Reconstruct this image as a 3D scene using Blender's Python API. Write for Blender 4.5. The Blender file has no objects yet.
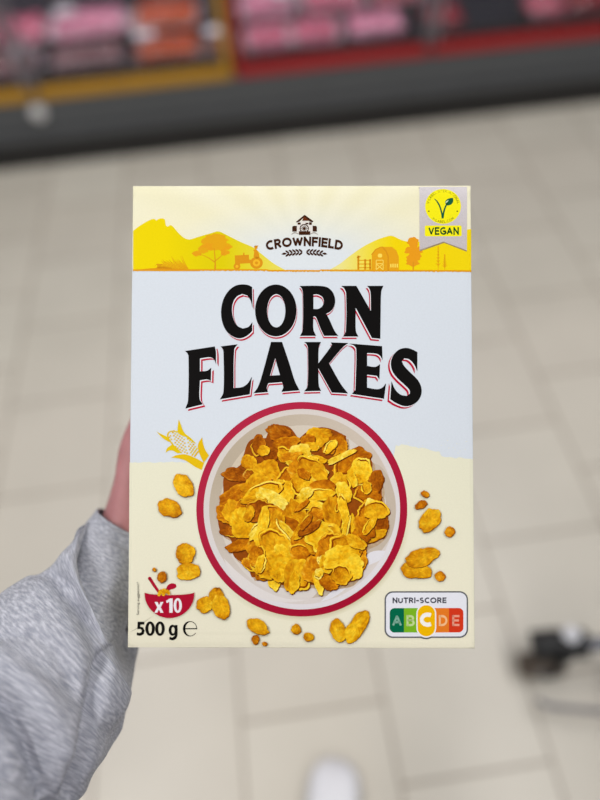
import bpy, bmesh, math, random
from mathutils import Vector, Matrix, noise
from mathutils.geometry import tessellate_polygon

scene = bpy.context.scene
C = scene.collection
random.seed(7)

# ------------------------------------------------------------------ camera, world, lights, exposure
CAM_H = 1.45
F_PX = 600.0
RC = Matrix(((0.98984666, 0.1383283, -0.03269366),
             (-0.13233484, 0.812914, -0.5671493),
             (-0.05187567, 0.56571735, 0.82296585)))      # camera axes in the shop (x right, y up, z back)
cam_d = bpy.data.cameras.new('camera')
cam_d.sensor_fit = 'VERTICAL'
cam_d.sensor_height = 36.0
cam_d.lens = 27.0
cam_d.clip_start = 0.01
cam_d.dof.use_dof = True
cam_d.dof.focus_distance = 0.428
cam_d.dof.aperture_fstop = 1.4
cam = bpy.data.objects.new('camera', cam_d)
M4 = RC.to_4x4()
M4.translation = (0, 0, CAM_H)
cam.matrix_world = M4
C.objects.link(cam)
scene.camera = cam

world = bpy.data.worlds.new('shop_air')
world.use_nodes = True
bg = world.node_tree.nodes['Background']
bg.inputs[0].default_value = (0.90, 0.95, 1.0, 1)
bg.inputs[1].default_value = 0.33
scene.world = world


def area(name, loc, sx, sy, watts, col, rot=(0, 0, 0)):
    l = bpy.data.lights.new(name, 'AREA')
    l.shape = 'RECTANGLE'
    l.size = sx
    l.size_y = sy
    l.energy = watts
    l.color = col
    o = bpy.data.objects.new(name, l)
    o.location = loc
    o.rotation_euler = rot
    C.objects.link(o)
    return o


# rows of ceiling tubes over the aisle
area('ceiling_light', (-1.3, -1.8, 3.3), 0.5, 4.0, 56, (1.0, 0.97, 0.93))
area('ceiling_light', (1.3, -1.8, 3.3), 0.5, 4.0, 38, (1.0, 0.97, 0.93))
area('ceiling_light', (-1.3, 0.9, 3.3), 0.5, 2.2, 29, (1.0, 0.97, 0.93))
area('ceiling_light', (1.3, 0.9, 3.3), 0.5, 2.2, 33, (1.0, 0.97, 0.93))
area('case_light', (-0.1, 2.62, 1.5), 3.6, 0.2, 24, (1.0, 0.86, 0.90))

scene.view_settings.view_transform = 'Standard'
scene.view_settings.look = 'None'
scene.view_settings.exposure = 0.0
scene.view_settings.gamma = 1.0
scene.view_settings.use_curve_mapping = False


# ------------------------------------------------------------------ helpers
def lin(c):
    out = []
    for v in c[:3]:
        v = v / 255.0
        out.append(v / 12.92 if v <= 0.04045 else ((v + 0.055) / 1.055) ** 2.4)
    return (out[0], out[1], out[2], 1.0)


def nodes(m):
    m.use_nodes = True
    nt = m.node_tree
    return nt, nt.nodes, nt.links, nt.nodes['Principled BSDF']


def mat(name, rgb, rough=0.5, metal=0.0, nscale=0, namp=0.12, bump=0.0, bscale=200, coat=0.0, spec=0.5):
    m = bpy.data.materials.new(name)
    nt, N, L, p = nodes(m)
    p.inputs['Roughness'].default_value = rough
    p.inputs['Metallic'].default_value = metal
    p.inputs['Coat Weight'].default_value = coat
    p.inputs['Specular IOR Level'].default_value = spec
    c = lin(rgb)
    tc = N.new('ShaderNodeTexCoord')
    n = N.new('ShaderNodeTexNoise')
    n.inputs['Scale'].default_value = nscale or 8
    n.inputs['Detail'].default_value = 5
    L.new(tc.outputs['Object'], n.inputs['Vector'])
    r = N.new('ShaderNodeValToRGB')
    a = namp
    r.color_ramp.elements[0].position = 0.3
    r.color_ramp.elements[1].position = 0.7
    r.color_ramp.elements[0].color = (c[0] * (1 - a), c[1] * (1 - a), c[2] * (1 - a), 1)
    r.color_ramp.elements[1].color = (min(1, c[0] * (1 + a)), min(1, c[1] * (1 + a)), min(1, c[2] * (1 + a)), 1)
    L.new(n.outputs['Fac'], r.inputs['Fac'])
    L.new(r.outputs['Color'], p.inputs['Base Color'])
    if bump:
        b = N.new('ShaderNodeBump')
        b.inputs['Strength'].default_value = bump
        b.inputs['Distance'].default_value = 0.002
        n2 = N.new('ShaderNodeTexNoise')
        n2.inputs['Scale'].default_value = bscale
        L.new(tc.outputs['Object'], n2.inputs['Vector'])
        L.new(n2.outputs['Fac'], b.inputs['Height'])
        L.new(b.outputs['Normal'], p.inputs['Normal'])
    return m


def link(name, me, m=None, parent=None):
    o = bpy.data.objects.new(name, me)
    C.objects.link(o)
    if m is not None:
        me.materials.append(m)
    if parent is not None:
        o.parent = parent
    return o


def obj(name, bm, m, parent=None, smooth=False):
    me = bpy.data.meshes.new(name)
    bmesh.ops.recalc_face_normals(bm, faces=bm.faces)
    bm.to_mesh(me)
    bm.free()
    if smooth:
        for p in me.polygons:
            p.use_smooth = True
    return link(name, me, m, parent)


def empty(name, loc=(0, 0, 0), label=None, cat=None, group=None, rz=0):
    o = bpy.data.objects.new(name, None)
    o.empty_display_size = 0.05
    o.location = loc
    o.rotation_euler = (0, 0, rz)
    C.objects.link(o)
    tag(o, label, cat, group)
    return o


def tag(o, label=None, cat=None, group=None, kind=None):
    if label: o['label'] = label
    if cat: o['category'] = cat
    if group: o['group'] = group
    if kind: o['kind'] = kind
    return o


def add_box(bm, x0, x1, y0, y1, z0, z1, bev=0.0, seg=2):
    r = bmesh.ops.create_cube(bm, size=1.0)
    vs = r['verts']
    for v in vs:
        v.co = Vector(((x0 + x1) / 2 + v.co.x * (x1 - x0), (y0 + y1) / 2 + v.co.y * (y1 - y0), (z0 + z1) / 2 + v.co.z * (z1 - z0)))
    if bev:
        es = list({e for v in vs for e in v.link_edges})
        bmesh.ops.bevel(bm, geom=es, offset=bev, segments=seg, profile=0.7, affect='EDGES')


def box(x0, x1, y0, y1, z0, z1, bev=0.0, seg=2):
    bm = bmesh.new()
    add_box(bm, x0, x1, y0, y1, z0, z1, bev, seg)
    return bm


def catmull(pts, closed=False, n=8):
    P = [Vector(p) for p in pts]
    out = []
    k = len(P)
    rng = range(k) if closed else range(k - 1)
    for i in rng:
        p1, p2 = P[i], P[(i + 1) % k]
        p0 = P[(i - 1) % k] if (closed or i > 0) else p1 * 2 - p2
        p3 = P[(i + 2) % k] if (closed or i + 2 < k) else p2 * 2 - p1
        for j in range(n):
            t = j / n
            out.append(0.5 * ((2 * p1) + (p2 - p0) * t + (2 * p0 - 5 * p1 + 4 * p2 - p3) * t * t + (3 * p1 - 3 * p2 + p3 - p0) * t ** 3))
    if not closed:
        out.append(P[-1])
    return out


def add_tube(bm, pts, r, seg=12, smooth=True, closed=False):
    P = catmull(pts, closed, 6) if smooth and len(pts) > 2 else [Vector(p) for p in pts]
    rings = []
    k = len(P)
    prev = None
    for i, p in enumerate(P):
        if closed:
            t = (P[(i + 1) % k] - P[i - 1]).normalized()
        else:
            t = (P[min(i + 1, k - 1)] - P[max(i - 1, 0)]).normalized()
        a = Vector((0, 0, 1)) if abs(t.z) < 0.9 else Vector((1, 0, 0))
        if prev is not None:
            a = prev
        u = (a - t * a.dot(t)).normalized()
        prev = u
        w = t.cross(u)
        rr = r[i] if isinstance(r, (list, tuple)) else r
        rings.append([bm.verts.new(p + (u * math.cos(q * math.tau / seg) + w * math.sin(q * math.tau / seg)) * rr) for q in range(seg)])
    m = k if closed else k - 1
    for i in range(m):
        A, B = rings[i], rings[(i + 1) % k]
        for q in range(seg):
            bm.faces.new((A[q], A[(q + 1) % seg], B[(q + 1) % seg], B[q]))
    if not closed:
        bm.faces.new(rings[0][::-1])
        bm.faces.new(rings[-1])


def loft(bm, rings, cap=True):
    R = [[bm.verts.new(p) for p in r] for r in rings]
    n = len(R[0])
    for A, B in zip(R, R[1:]):
        for q in range(n):
            bm.faces.new((A[q], A[(q + 1) % n], B[(q + 1) % n], B[q]))
    if cap:
        bm.faces.new(R[0][::-1])
        bm.faces.new(R[-1])


def camp(px, py, depth):
    """world point seen at a photo position at a depth along the lens axis"""
    c = Vector(((px - 300) / F_PX * depth, (400 - py) / F_PX * depth, -depth))
    return RC @ c + Vector((0, 0, CAM_H))


# ------------------------------------------------------------------ materials
def floor_mat():
    m = bpy.data.materials.new('glazed_floor_tile')
    nt, N, L, p = nodes(m)
    geo = N.new('ShaderNodeNewGeometry')
    mp = N.new('ShaderNodeMapping')
    T = 0.3133
    mp.inputs['Location'].default_value = (0.0, 0.0, 0)
    mp.inputs['Rotation'].default_value = (0, 0, -math.pi / 2)
    L.new(geo.outputs['Position'], mp.inputs['Vector'])
    sh = N.new('ShaderNodeVectorMath')
    sh.operation = 'ADD'
    sh.inputs[1].default_value = (-0.184 + 20 * T, -0.18 + 20 * T, 0)
    L.new(mp.outputs['Vector'], sh.inputs[0])
    br = N.new('ShaderNodeTexBrick')
    br.offset = 0.5
    br.offset_frequency = 2
    br.inputs['Scale'].default_value = 1.0
    br.inputs['Brick Width'].default_value = T
    br.inputs['Row Height'].default_value = T
    br.inputs['Mortar Size'].default_value = 0.0038
    br.inputs['Mortar Smooth'].default_value = 0.3
    br.inputs['Bias'].default_value = 0.0
    br.inputs['Color1'].default_value = lin((205, 199, 187))
    br.inputs['Color2'].default_value = lin((198, 191, 179))
    br.inputs['Mortar'].default_value = lin((150, 139, 126))
    L.new(sh.outputs['Vector'], br.inputs['Vector'])
    n = N.new('ShaderNodeTexNoise')
    n.inputs['Scale'].default_value = 5
    n.inputs['Detail'].default_value = 6
    L.new(geo.outputs['Position'], n.inputs['Vector'])
    mr = N.new('ShaderNodeMapRange')
    mr.inputs['To Min'].default_value = 0.90
    mr.inputs['To Max'].default_value = 1.08
    L.new(n.outputs['Fac'], mr.inputs['Value'])
    mx = N.new('ShaderNodeMix')
    mx.data_type = 'RGBA'
    mx.blend_type = 'MULTIPLY'
    mx.inputs['Factor'].default_value = 1
    L.new(br.outputs['Color'], mx.inputs['A'])
    L.new(mr.outputs['Result'], mx.inputs['B'])
    L.new(mx.outputs['Result'], p.inputs['Base Color'])
    p.inputs['Roughness'].default_value = 0.33
    p.inputs['Specular IOR Level'].default_value = 0.5
    b = N.new('ShaderNodeBump')
    b.inputs['Strength'].default_value = 0.4
    b.inputs['Distance'].default_value = 0.002
    b.invert = True
    L.new(br.outputs['Fac'], b.inputs['Height'])
    L.new(b.outputs['Normal'], p.inputs['Normal'])
    return m


def print_mat(name, rough=0.5, speck=0.05, scale=900):
    """ink on card: colour stored per vertex, fine card grain"""
    m = bpy.data.materials.new(name)
    nt, N, L, p = nodes(m)
    at = N.new('ShaderNodeVertexColor')
    at.layer_name = 'ink'
    tc = N.new('ShaderNodeTexCoord')
    n = N.new('ShaderNodeTexNoise')
    n.inputs['Scale'].default_value = scale
    n.inputs['Detail'].default_value = 4
    L.new(tc.outputs['Object'], n.inputs['Vector'])
    mr = N.new('ShaderNodeMapRange')
    mr.inputs['From Min'].default_value = 0.3
    mr.inputs['From Max'].default_value = 0.7
    mr.inputs['To Min'].default_value = 0.82 * (1 - speck)
    mr.inputs['To Max'].default_value = 0.82 * (1 + speck)
    L.new(n.outputs['Fac'], mr.inputs['Value'])
    mx = N.new('ShaderNodeMix')
    mx.data_type = 'RGBA'
    mx.blend_type = 'MULTIPLY'
    mx.inputs['Factor'].default_value = 1
    L.new(at.outputs['Color'], mx.inputs['A'])
    L.new(mr.outputs['Result'], mx.inputs['B'])
    L.new(mx.outputs['Result'], p.inputs['Base Color'])
    p.inputs['Roughness'].default_value = rough
    p.inputs['Specular IOR Level'].default_value = 0.04
    return m


def glass_mat():
    m = bpy.data.materials.new('door_glass')
    nt, N, L, p = nodes(m)
    N.remove(p)
    out = N['Material Output']
    t = N.new('ShaderNodeBsdfTransparent')
    t.inputs[0].default_value = (0.93, 0.95, 0.96, 1)
    g = N.new('ShaderNodeBsdfGlossy')
    g.inputs['Roughness'].default_value = 0.02
    f = N.new('ShaderNodeFresnel')
    f.inputs[0].default_value = 1.35
    mx = N.new('ShaderNodeMixShader')
    L.new(f.outputs[0], mx.inputs[0])
    L.new(t.outputs[0], mx.inputs[1])
    L.new(g.outputs[0], mx.inputs[2])
    L.new(mx.outputs[0], out.inputs[0])
    return m


def film_mat():
    m = bpy.data.materials.new('clear_film')
    nt, N, L, p = nodes(m)
    N.remove(p)
    out = N['Material Output']
    t = N.new('ShaderNodeBsdfTransparent')
    t.inputs[0].default_value = (0.97, 0.97, 0.98, 1)
    g = N.new('ShaderNodeBsdfGlossy')
    g.inputs['Roughness'].default_value = 0.12
    nz = N.new('ShaderNodeTexNoise')
    nz.inputs['Scale'].default_value = 26
    tc = N.new('ShaderNodeTexCoord')
    L.new(tc.outputs['Object'], nz.inputs['Vector'])
    b = N.new('ShaderNodeBump')
    b.inputs['Strength'].default_value = 0.7
    b.inputs['Distance'].default_value = 0.01
    L.new(nz.outputs['Fac'], b.inputs['Height'])
    L.new(b.outputs['Normal'], g.inputs['Normal'])
    mx = N.new('ShaderNodeMixShader')
    mx.inputs[0].default_value = 0.07
    L.new(t.outputs[0], mx.inputs[1])
    L.new(g.outputs[0], mx.inputs[2])
    L.new(mx.outputs[0], out.inputs[0])
    return m


def marl_mat():
    """grey marl sweatshirt jersey: pale and dark fibres running along the cloth, fine knit bump"""
    m = bpy.data.materials.new('grey_marl_jersey')
    nt, N, L, p = nodes(m)
    uv = N.new('ShaderNodeUVMap')
    uv.uv_map = 'UVMap'
    mp = N.new('ShaderNodeMapping')
    mp.inputs['Rotation'].default_value = (0, 0, math.radians(-6))
    mp.inputs['Scale'].default_value = (170, 700, 1)
    L.new(uv.outputs['UV'], mp.inputs['Vector'])
    n = N.new('ShaderNodeTexNoise')
    n.inputs['Scale'].default_value = 1.0
    n.inputs['Detail'].default_value = 3
    n.inputs['Roughness'].default_value = 0.5
    L.new(mp.outputs['Vector'], n.inputs['Vector'])
    r = N.new('ShaderNodeValToRGB')
    r.color_ramp.elements[0].position = 0.30
    r.color_ramp.elements[0].color = lin((138, 141, 153))
    r.color_ramp.elements[1].position = 0.68
    r.color_ramp.elements[1].color = lin((192, 193, 203))
    e = r.color_ramp.elements.new(0.5)
    e.color = lin((163, 165, 176))
    L.new(n.outputs['Fac'], r.inputs['Fac'])
    L.new(r.outputs['Color'], p.inputs['Base Color'])
    p.inputs['Roughness'].default_value = 0.95
    p.inputs['Specular IOR Level'].default_value = 0.1
    p.inputs['Sheen Weight'].default_value = 0.15
    w = N.new('ShaderNodeTexNoise')
    w.inputs['Scale'].default_value = 900
    tc = N.new('ShaderNodeTexCoord')
    L.new(tc.outputs['Object'], w.inputs['Vector'])
    b = N.new('ShaderNodeBump')
    b.inputs['Strength'].default_value = 0.5
    b.inputs['Distance'].default_value = 0.001
    L.new(w.outputs['Fac'], b.inputs['Height'])
    L.new(b.outputs['Normal'], p.inputs['Normal'])
    return m


def skin_mat():
    m = mat('skin', (180, 122, 124), 0.55, 0, 60, 0.08, 0.25, 500)
    p = m.node_tree.nodes['Principled BSDF']
    p.inputs['Subsurface Weight'].default_value = 0.08
    p.inputs['Subsurface Radius'].default_value = (0.01, 0.004, 0.002)
    return m


M_FLOOR = floor_mat()
M_CARD = print_mat('printed_card', 0.48, 0.02, 700)
M_INK = print_mat('printed_ink', 0.46, 0.02, 900)
M_FLAKE = print_mat('flake_picture_ink', 0.46, 0.17, 420)
M_FOIL = print_mat('silvery_ribbon_ink', 0.4, 0.10, 1500)
M_GLASS = glass_mat()
M_FILM = film_mat()
M_MARL = marl_mat()
M_SKIN = skin_mat()
M_KICK = mat('grey_coated_steel', (80, 82, 85), 0.5, 0.1, 4, 0.05)
M_BLACK = mat('plinth_shadow_black', (26, 24, 24), 0.6, 0, 8, 0.1)
M_DARK = mat('dark_shelf_steel', (44, 46, 58), 0.4, 0.4, 8, 0.1)
M_INNER = mat('case_lining', (70, 66, 78), 0.5, 0, 5, 0.1)
M_YEL = mat('yellow_rail', (178, 130, 20), 0.4, 0, 10, 0.06)
M_RED = mat('red_rail', (156, 16, 20), 0.4, 0, 10, 0.06)
M_GREYM = mat('grey_door_edge', (120, 116, 122), 0.4, 0.3, 8, 0.06)
M_WALL = mat('painted_wall', (190, 186, 180), 0.8, 0, 6, 0.04)
M_CHROME = mat('chrome', (205, 208, 212), 0.14, 1.0, 20, 0.03)
M_GUN = mat('dark_grey_tube', (92, 94, 104), 0.3, 0.6, 20, 0.05)
M_RUBBER = mat('black_rubber', (22, 22, 24), 0.55, 0, 40, 0.15)
M_TYRE = mat('grey_brown_tyre', (84, 72, 62), 0.6, 0, 40, 0.12)
M_SHOE = mat('white_trainer_leather', (226, 226, 232), 0.45, 0, 30, 0.03, 0.15, 150)
M_SOLE = mat('white_sole_rubber', (214, 212, 212), 0.6, 0, 40, 0.04)
M_LACE = mat('white_lace', (232, 232, 236), 0.8, 0, 200, 0.05)
M_DENIM = mat('dark_denim', (46, 52, 70), 0.9, 0, 200, 0.2, 0.3, 700)
M_HAIR = mat('brown_hair', (58, 40, 28), 0.6, 0, 90, 0.25, 0.5, 300)
M_WHITE = mat('eye_white', (225, 222, 218), 0.3)
M_IRIS = mat('brown_iris', (60, 42, 30), 0.25)
M_LIP = mat('lip', (170, 92, 88), 0.5)

# ------------------------------------------------------------------ setting
bm = bmesh.new()
vs = [bm.verts.new(p) for p in ((-4, -3, 0), (4, -3, 0), (4, 3.2, 0), (-4, 3.2, 0))]
bm.faces.new(vs)
tag(obj('floor', bm, M_FLOOR), kind='structure')
tag(obj('wall_back', box(-4, 4, 3.2, 3.3, 0, 3.4), M_WALL), kind='structure')

# ------------------------------------------------------------------ refrigerated meat case along the back
case = empty('refrigerated_case', (0, 2.335, 0), 'long grey refrigerated meat case with yellow and red framed glass doors behind the cereal box', 'fridge', rz=math.radians(-1.0))
XL, XR = -2.28, 2.25
obj('plinth', box(XL, XR, 0.0, 0.80, 0.0, 0.105), M_BLACK, case)  # flush black band, its colour stands in for shadow at the foot
obj('kick_panel', box(XL, XR, 0.0, 0.80, 0.105, 0.268, 0.006), M_KICK, case)
bm = box(XL, XR, 0.005, 0.03, 0.150, 0.156)
bmesh.ops.translate(bm, verts=bm.verts, vec=(0, -0.008, 0))
obj('bumper_groove', bm, M_DARK, case)
obj('deck', box(XL, XR, 0.04, 0.78, 0.268, 0.292), M_DARK, case)
obj('deck_lip', box(XL, XR, 0.05, 0.062, 0.292, 0.335), M_DARK, case)
obj('back_panel', box(XL, XR, 0.76, 0.80, 0.292, 2.0), M_INNER, case)
obj('side_panel', box(XL - 0.04, XL, 0.0, 0.80, 0.0, 2.0), M_KICK, case)
obj('side_panel', box(XR, XR + 0.04, 0.0, 0.80, 0.0, 2.0), M_KICK, case)
obj('canopy', box(XL, XR, 0.0, 0.80, 2.0, 2.12, 0.01), M_KICK, case)
doors = [(-2.28, -1.52, 'yellow'), (-1.52, -0.76, 'yellow'), (-0.76, 0.0, 'yellow'), (0.0, 0.755, 'red'), (0.755, 1.51, 'red'), (1.51, 2.25, 'red')]
for x0, x1, c in doors:
    mc = M_YEL if c == 'yellow' else M_RED
    g = 0.009
    d = obj('door', box(x0 + g + 0.018, x1 - g - 0.018, 0.010, 0.018, 0.318, 1.96), M_GLASS, case)
    d['label'] = 'glass door with %s bottom rail' % c
    obj('bottom_rail', box(x0 + g, x1 - g, -0.004, 0.03, 0.272, 0.311, 0.003), mc, d)
    obj('top_rail', box(x0 + g, x1 - g, -0.004, 0.03, 1.955, 1.995, 0.003), mc, d)
    for s, xa in ((0, x0 + g), (1, x1 - g - 0.022)):
        end = (c == 'yellow' and s == 1 and abs(x1) < 0.01) or (c == 'red' and s == 0 and abs(x0) < 0.01)
        w = 0.026 if end else 0.020
        xx = xa - (0.004 if (end and s == 1) else 0)
        obj('stile', box(xx, xx + w, -0.004, 0.03, 0.318, 1.955, 0.003), mc if end else M_GREYM, d)
    bm = bmesh.new()
    hx = x1 - 0.07 if doors.index((x0, x1, c)) % 2 == 0 else x0 + 0.07
    add_tube(bm, [(hx, -0.004, 0.9), (hx, -0.04, 0.93), (hx, -0.04, 1.27), (hx, -0.004, 1.3)], 0.009, 10)
    obj('handle', bm, M_CHROME, d, True)
bm = bmesh.new()
add_tube(bm, [(-0.77, 0.004, 0.226), (-0.77, -0.008, 0.226), (-0.77, -0.012, 0.226)], [0.030, 0.030, 0.026], 20, False)
obj('lock_cap', bm, mat('pale_plastic_cap', (206, 204, 204), 0.4), case, True)
tag(case.children[-1], 'pale round cap on grey panel')

# ---- packs of meat lying in the case
M_TRAYB = mat('black_foam_tray', (52, 44, 54), 0.5, 0, 20, 0.1)
M_TRAYW = mat('white_foam_tray', (226, 220, 224), 0.5, 0, 20, 0.04)


def meat_mat(name, a, b, scale=34):
    m = mat(name, a, 0.4, 0, scale, 0.3, 0.8, 60, 0.0, 0.2)
    r = [n for n in m.node_tree.nodes if n.type == 'VALTORGB'][0]
    r.color_ramp.elements[0].color = lin(a)
    r.color_ramp.elements[1].color = lin(b)
    return m


MM = {
    'pale pink': meat_mat('pale_pink_meat', (214, 120, 150), (240, 176, 200)),
    'pink': meat_mat('pink_meat', (196, 84, 112), (226, 134, 160)),
    'mauve': meat_mat('mauve_meat', (110, 76, 82), (150, 110, 110)),
    'orange': meat_mat('orange_meat', (170, 52, 0), (214, 96, 4)),
    'brown': meat_mat('brown_meat', (104, 48, 22), (160, 84, 40)),
    'dark red': meat_mat('dark_red_meat', (128, 22, 40), (176, 44, 64)),
    'rose': meat_mat('rose_meat', (190, 78, 100), (224, 130, 146)),
}


def pack(x, y, w, d, hgt, colour, tray, label, tilt=0.0, lumps=4, highlight_at=None):
    t = empty('meat_pack', (x, y, 0.2935), label, 'meat', 'packs of meat lying in the refrigerated case', math.radians(random.uniform(-3, 3) - 1))
    t.rotation_euler.x = tilt
    bm = bmesh.new()
    rings = []
    for (s, z) in ((0.86, 0.0), (1.0, hgt * 0.5), (1.05, hgt * 0.52), (0.97, hgt * 0.46), (0.82, 0.008)):
        ring = []
        for q in range(32):
            an = math.tau * q / 32
            cx, sx = math.cos(an), math.sin(an)
            ring.append(Vector((math.copysign(abs(cx) ** 0.35, cx) * w / 2 * s, math.copysign(abs(sx) ** 0.35, sx) * d / 2 * s, z)))
        rings.append(ring)
    loft(bm, rings)
    obj('tray', bm, tray, t, True)
    bm = bmesh.new()
    n = lumps
    for i in range(n):
        for j in range(2):
            r = bmesh.ops.create_icosphere(bm, subdivisions=3, radius=1.0)
            cx = (i + 0.5) / n * w * 0.84 - w * 0.42
            cy = (j - 0.5) * d * 0.38
            for v in r['verts']:
                q = noise.noise(v.co * 1.6 + Vector((i * 3.1 + x * 9, j * 2.7, y)))
                v.co = Vector((cx + v.co.x * w * 0.52 / n * (1 + 0.25 * q), cy + v.co.y * d * 0.24 * (1 + 0.2 * q), hgt * 0.48 + v.co.z * hgt * 0.40 * (1 + 0.3 * q)))
    obj('meat', bm, MM[colour], t, True)
    bm = bmesh.new()
    G = 12
    grid = [[bm.verts.new((
        (i / G - 0.5) * w * 1.0, (j / G - 0.5) * d * 1.0,
        hgt * 0.54 + hgt * 0.5 * (max(0, 1 - abs(2 * i / G - 1) ** 3) * max(0, 1 - abs(2 * j / G - 1) ** 3)) ** 0.5)) for j in range(G + 1)] for i in range(G + 1)]
    for i in range(G):
        for j in range(G):
            bm.faces.new((grid[i][j], grid[i + 1][j], grid[i + 1][j + 1], grid[i][j + 1]))
    obj('film', bm, M_FILM, t, True)
    if highlight_at is not None:  # white label patch added to imitate bright glints on the film
        lx, ly = highlight_at
        bm = box(lx - 0.038, lx + 0.038, ly - 0.03, ly + 0.03, hgt * 1.05, hgt * 1.05 + 0.001)
        obj('highlight_label', bm, M_LACE, t)['label'] = 'white label added as a highlight on the film'
    return t


front = [
    (-1.09, 0.22, 'rose', 'w', 'rose meat pack at the far left of the case, cut by the photo edge'),
    (-0.845, 0.20, 'mauve', 'w', 'small dull mauve meat pack left of the first door gap behind the yellow rail'),
    (-0.555, 0.30, 'mauve', 'b', 'wide dull mauve meat pack in the front row right of the yellow door gap'),
    (-0.245, 0.27, 'orange', 'b', 'orange marinated meat pack in the front row behind the yellow rail'),
    (-0.052, 0.09, 'brown', 'w', 'narrow brown meat pack beside the yellow upright, right of the orange pack'),
    (0.145, 0.17, 'pink', 'w', 'pink meat pack just right of the red upright'),
    (0.335, 0.19, 'pink', 'w', 'bright pink meat pack second right of the red upright'),
    (0.570, 0.24, 'pale pink', 'b', 'pale pink meat pack in front row left of the red door gap'),
    (0.835, 0.16, 'dark red', 'b', 'dark red meat pack right of the red door gap'),
    (1.245, 0.15, 'rose', 'b', 'rose meat pack beyond the empty dark stretch of shelf at right'),
    (1.43, 0.20, 'dark red', 'b', 'dark red meat pack at the far right of the case'),
]
for x, w, c, tr, lab in front:
    pack(x, 2.505 - x * 0.0175, w, 0.19, 0.075, c, M_TRAYW if tr == 'w' else M_TRAYB, lab, 0.0, max(2, int(w / 0.06)), {-0.245: (-0.085, 0.03), -0.052: (0.0, 0.0), -0.845: (0.03, 0.02)}.get(x))
back = [
    (-1.10, 0.24, 'pale pink', 'pale pink meat pack in the back row at the far left'),
    (-0.84, 0.22, 'pink', 'pink meat pack in the back row behind the small mauve pack'),
    (-0.56, 0.31, 'pale pink', 'bright pale pink meat pack in the back row behind the wide mauve pack'),
    (-0.245, 0.27, 'orange', 'orange meat pack in the back row behind the front orange pack'),
    (0.17, 0.22, 'pale pink', 'pale pink meat pack in the back row near the red upright'),
    (0.44, 0.25, 'pink', 'pink meat pack in the back row left of the red door gap'),
    (0.70, 0.20, 'rose', 'rose meat pack in the back row at the red door gap'),
]
for x, w, c, lab in back:
    pack(x, 2.735 - x * 0.0175, w, 0.20, 0.11, c, M_TRAYW, lab, 0.0, max(2, int(w / 0.07)), {0.17: (0.06, -0.05), 0.44: (0.0, -0.03), -0.56: (-0.08, 0.0)}.get(x))

# ------------------------------------------------------------------ cereal box
BW, BH, BT = 0.243, 0.32829, 0.070
RB = Matrix(((0.9894879, 0.1406409, -0.0336718), (-0.1365937, 0.8324447, -0.5370083), (-0.0474954, 0.5359626, 0.8429047)))
cereal = empty('cereal_box', (0, 0, 0), 'upright cream and white corn flakes box with red rimmed bowl, held by a hand', 'cereal box')
mw = RB.to_4x4()
mw.translation = Vector((0.013436, 0.233649, 1.093738))
cereal.matrix_world = mw


def solve8(src, dst):
    A = []
    for (x, y), (u, v) in zip(src, dst):
        A.append([x, y, 1, 0, 0, 0, -u * x, -u * y, u])
        A.append([0, 0, 0, x, y, 1, -v * x, -v * y, v])
    n = 8
    for i in range(n):
        p = max(range(i, n), key=lambda k: abs(A[k][i]))
        A[i], A[p] = A[p], A[i]
        A[i] = [a / A[i][i] for a in A[i]]
        for k in range(n):
            if k != i:
                f = A[k][i]
                A[k] = [a - f * b for a, b in zip(A[k], A[i])]
    return [A[i][8] for i in range(n)] + [1.0]


# artwork tracing units -> metres on the front panel (origin at the panel centre)
HM = solve8([(132.8, 185.6), (470.3, 185.8), (474.9, 649), (128, 647.2)],
            [(-BW / 2, BH / 2), (BW / 2, BH / 2), (BW / 2, -BH / 2), (-BW / 2, -BH / 2)])


def uv(x, y):
    w = HM[6] * x + HM[7] * y + 1
    return ((HM[0] * x + HM[1] * y + HM[2]) / w, (HM[3] * x + HM[4] * y + HM[5]) / w)


def bow(u, v):
    """the card rolls back a little at its folded edges and is creased near the top"""
    z = 0.0
    e = BH / 2 - v
    if e < 0.0075:
        z -= 0.0011 * (1 - e / 0.0075) ** 1.6
    e = v + BH / 2
    if e < 0.004:
        z -= 0.0006 * (1 - e / 0.004) ** 2
    e = BW / 2 - abs(u)
    if e < 0.003:
        z -= 0.0006 * (1 - e / 0.003) ** 2
    return z


STEP = 3e-6


class Art:
    def __init__(self):
        self.V, self.F, self.K = [], [], []

    def tris(self, pts, faces, cols, layer):
        b = len(self.V)
        for (x, y), c in zip(pts, cols):
            u, v = uv(x, y)
            self.V.append((u, v, bow(u, v) + 0.0001 + layer * STEP))
            self.K.append(c)
        self.F += [tuple(b + i for i in f) for f in faces]

    def poly(self, loops, col, layer, colfn=None):
        if not isinstance(loops[0][0], (tuple, list, Vector)):
            loops = [loops]
        tri = tessellate_polygon([[Vector((p[0], p[1], 0)) for p in l] for l in loops])
        pts = [(p[0], p[1]) for l in loops for p in l]
        lc = lin(col) if col else None
        cols = [lc if colfn is None else lin(colfn(*p)) for p in pts]
        self.tris(pts, tri, cols, layer)

    def build(self, name, m, parent):
        me = bpy.data.meshes.new(name)
        F = []
        for f in self.F:
            a, b, c = (self.V[i] for i in f[:3])
            s = (b[0] - a[0]) * (c[1] - a[1]) - (b[1] - a[1]) * (c[0] - a[0])
            if abs(s) < 1e-16:
                continue
            F.append(f if s > 0 else f[::-1])
        me.from_pydata(self.V, [], F)
        ca = me.color_attributes.new('ink', 'FLOAT_COLOR', 'POINT')
        ca.data.foreach_set('color', [q for c in self.K for q in c])
        me.update()
        return link(name, me, m, parent)


def tr(pts, ox, oy, s):
    return [(ox + p[0] / s, oy + p[1] / s) for p in pts]


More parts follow.
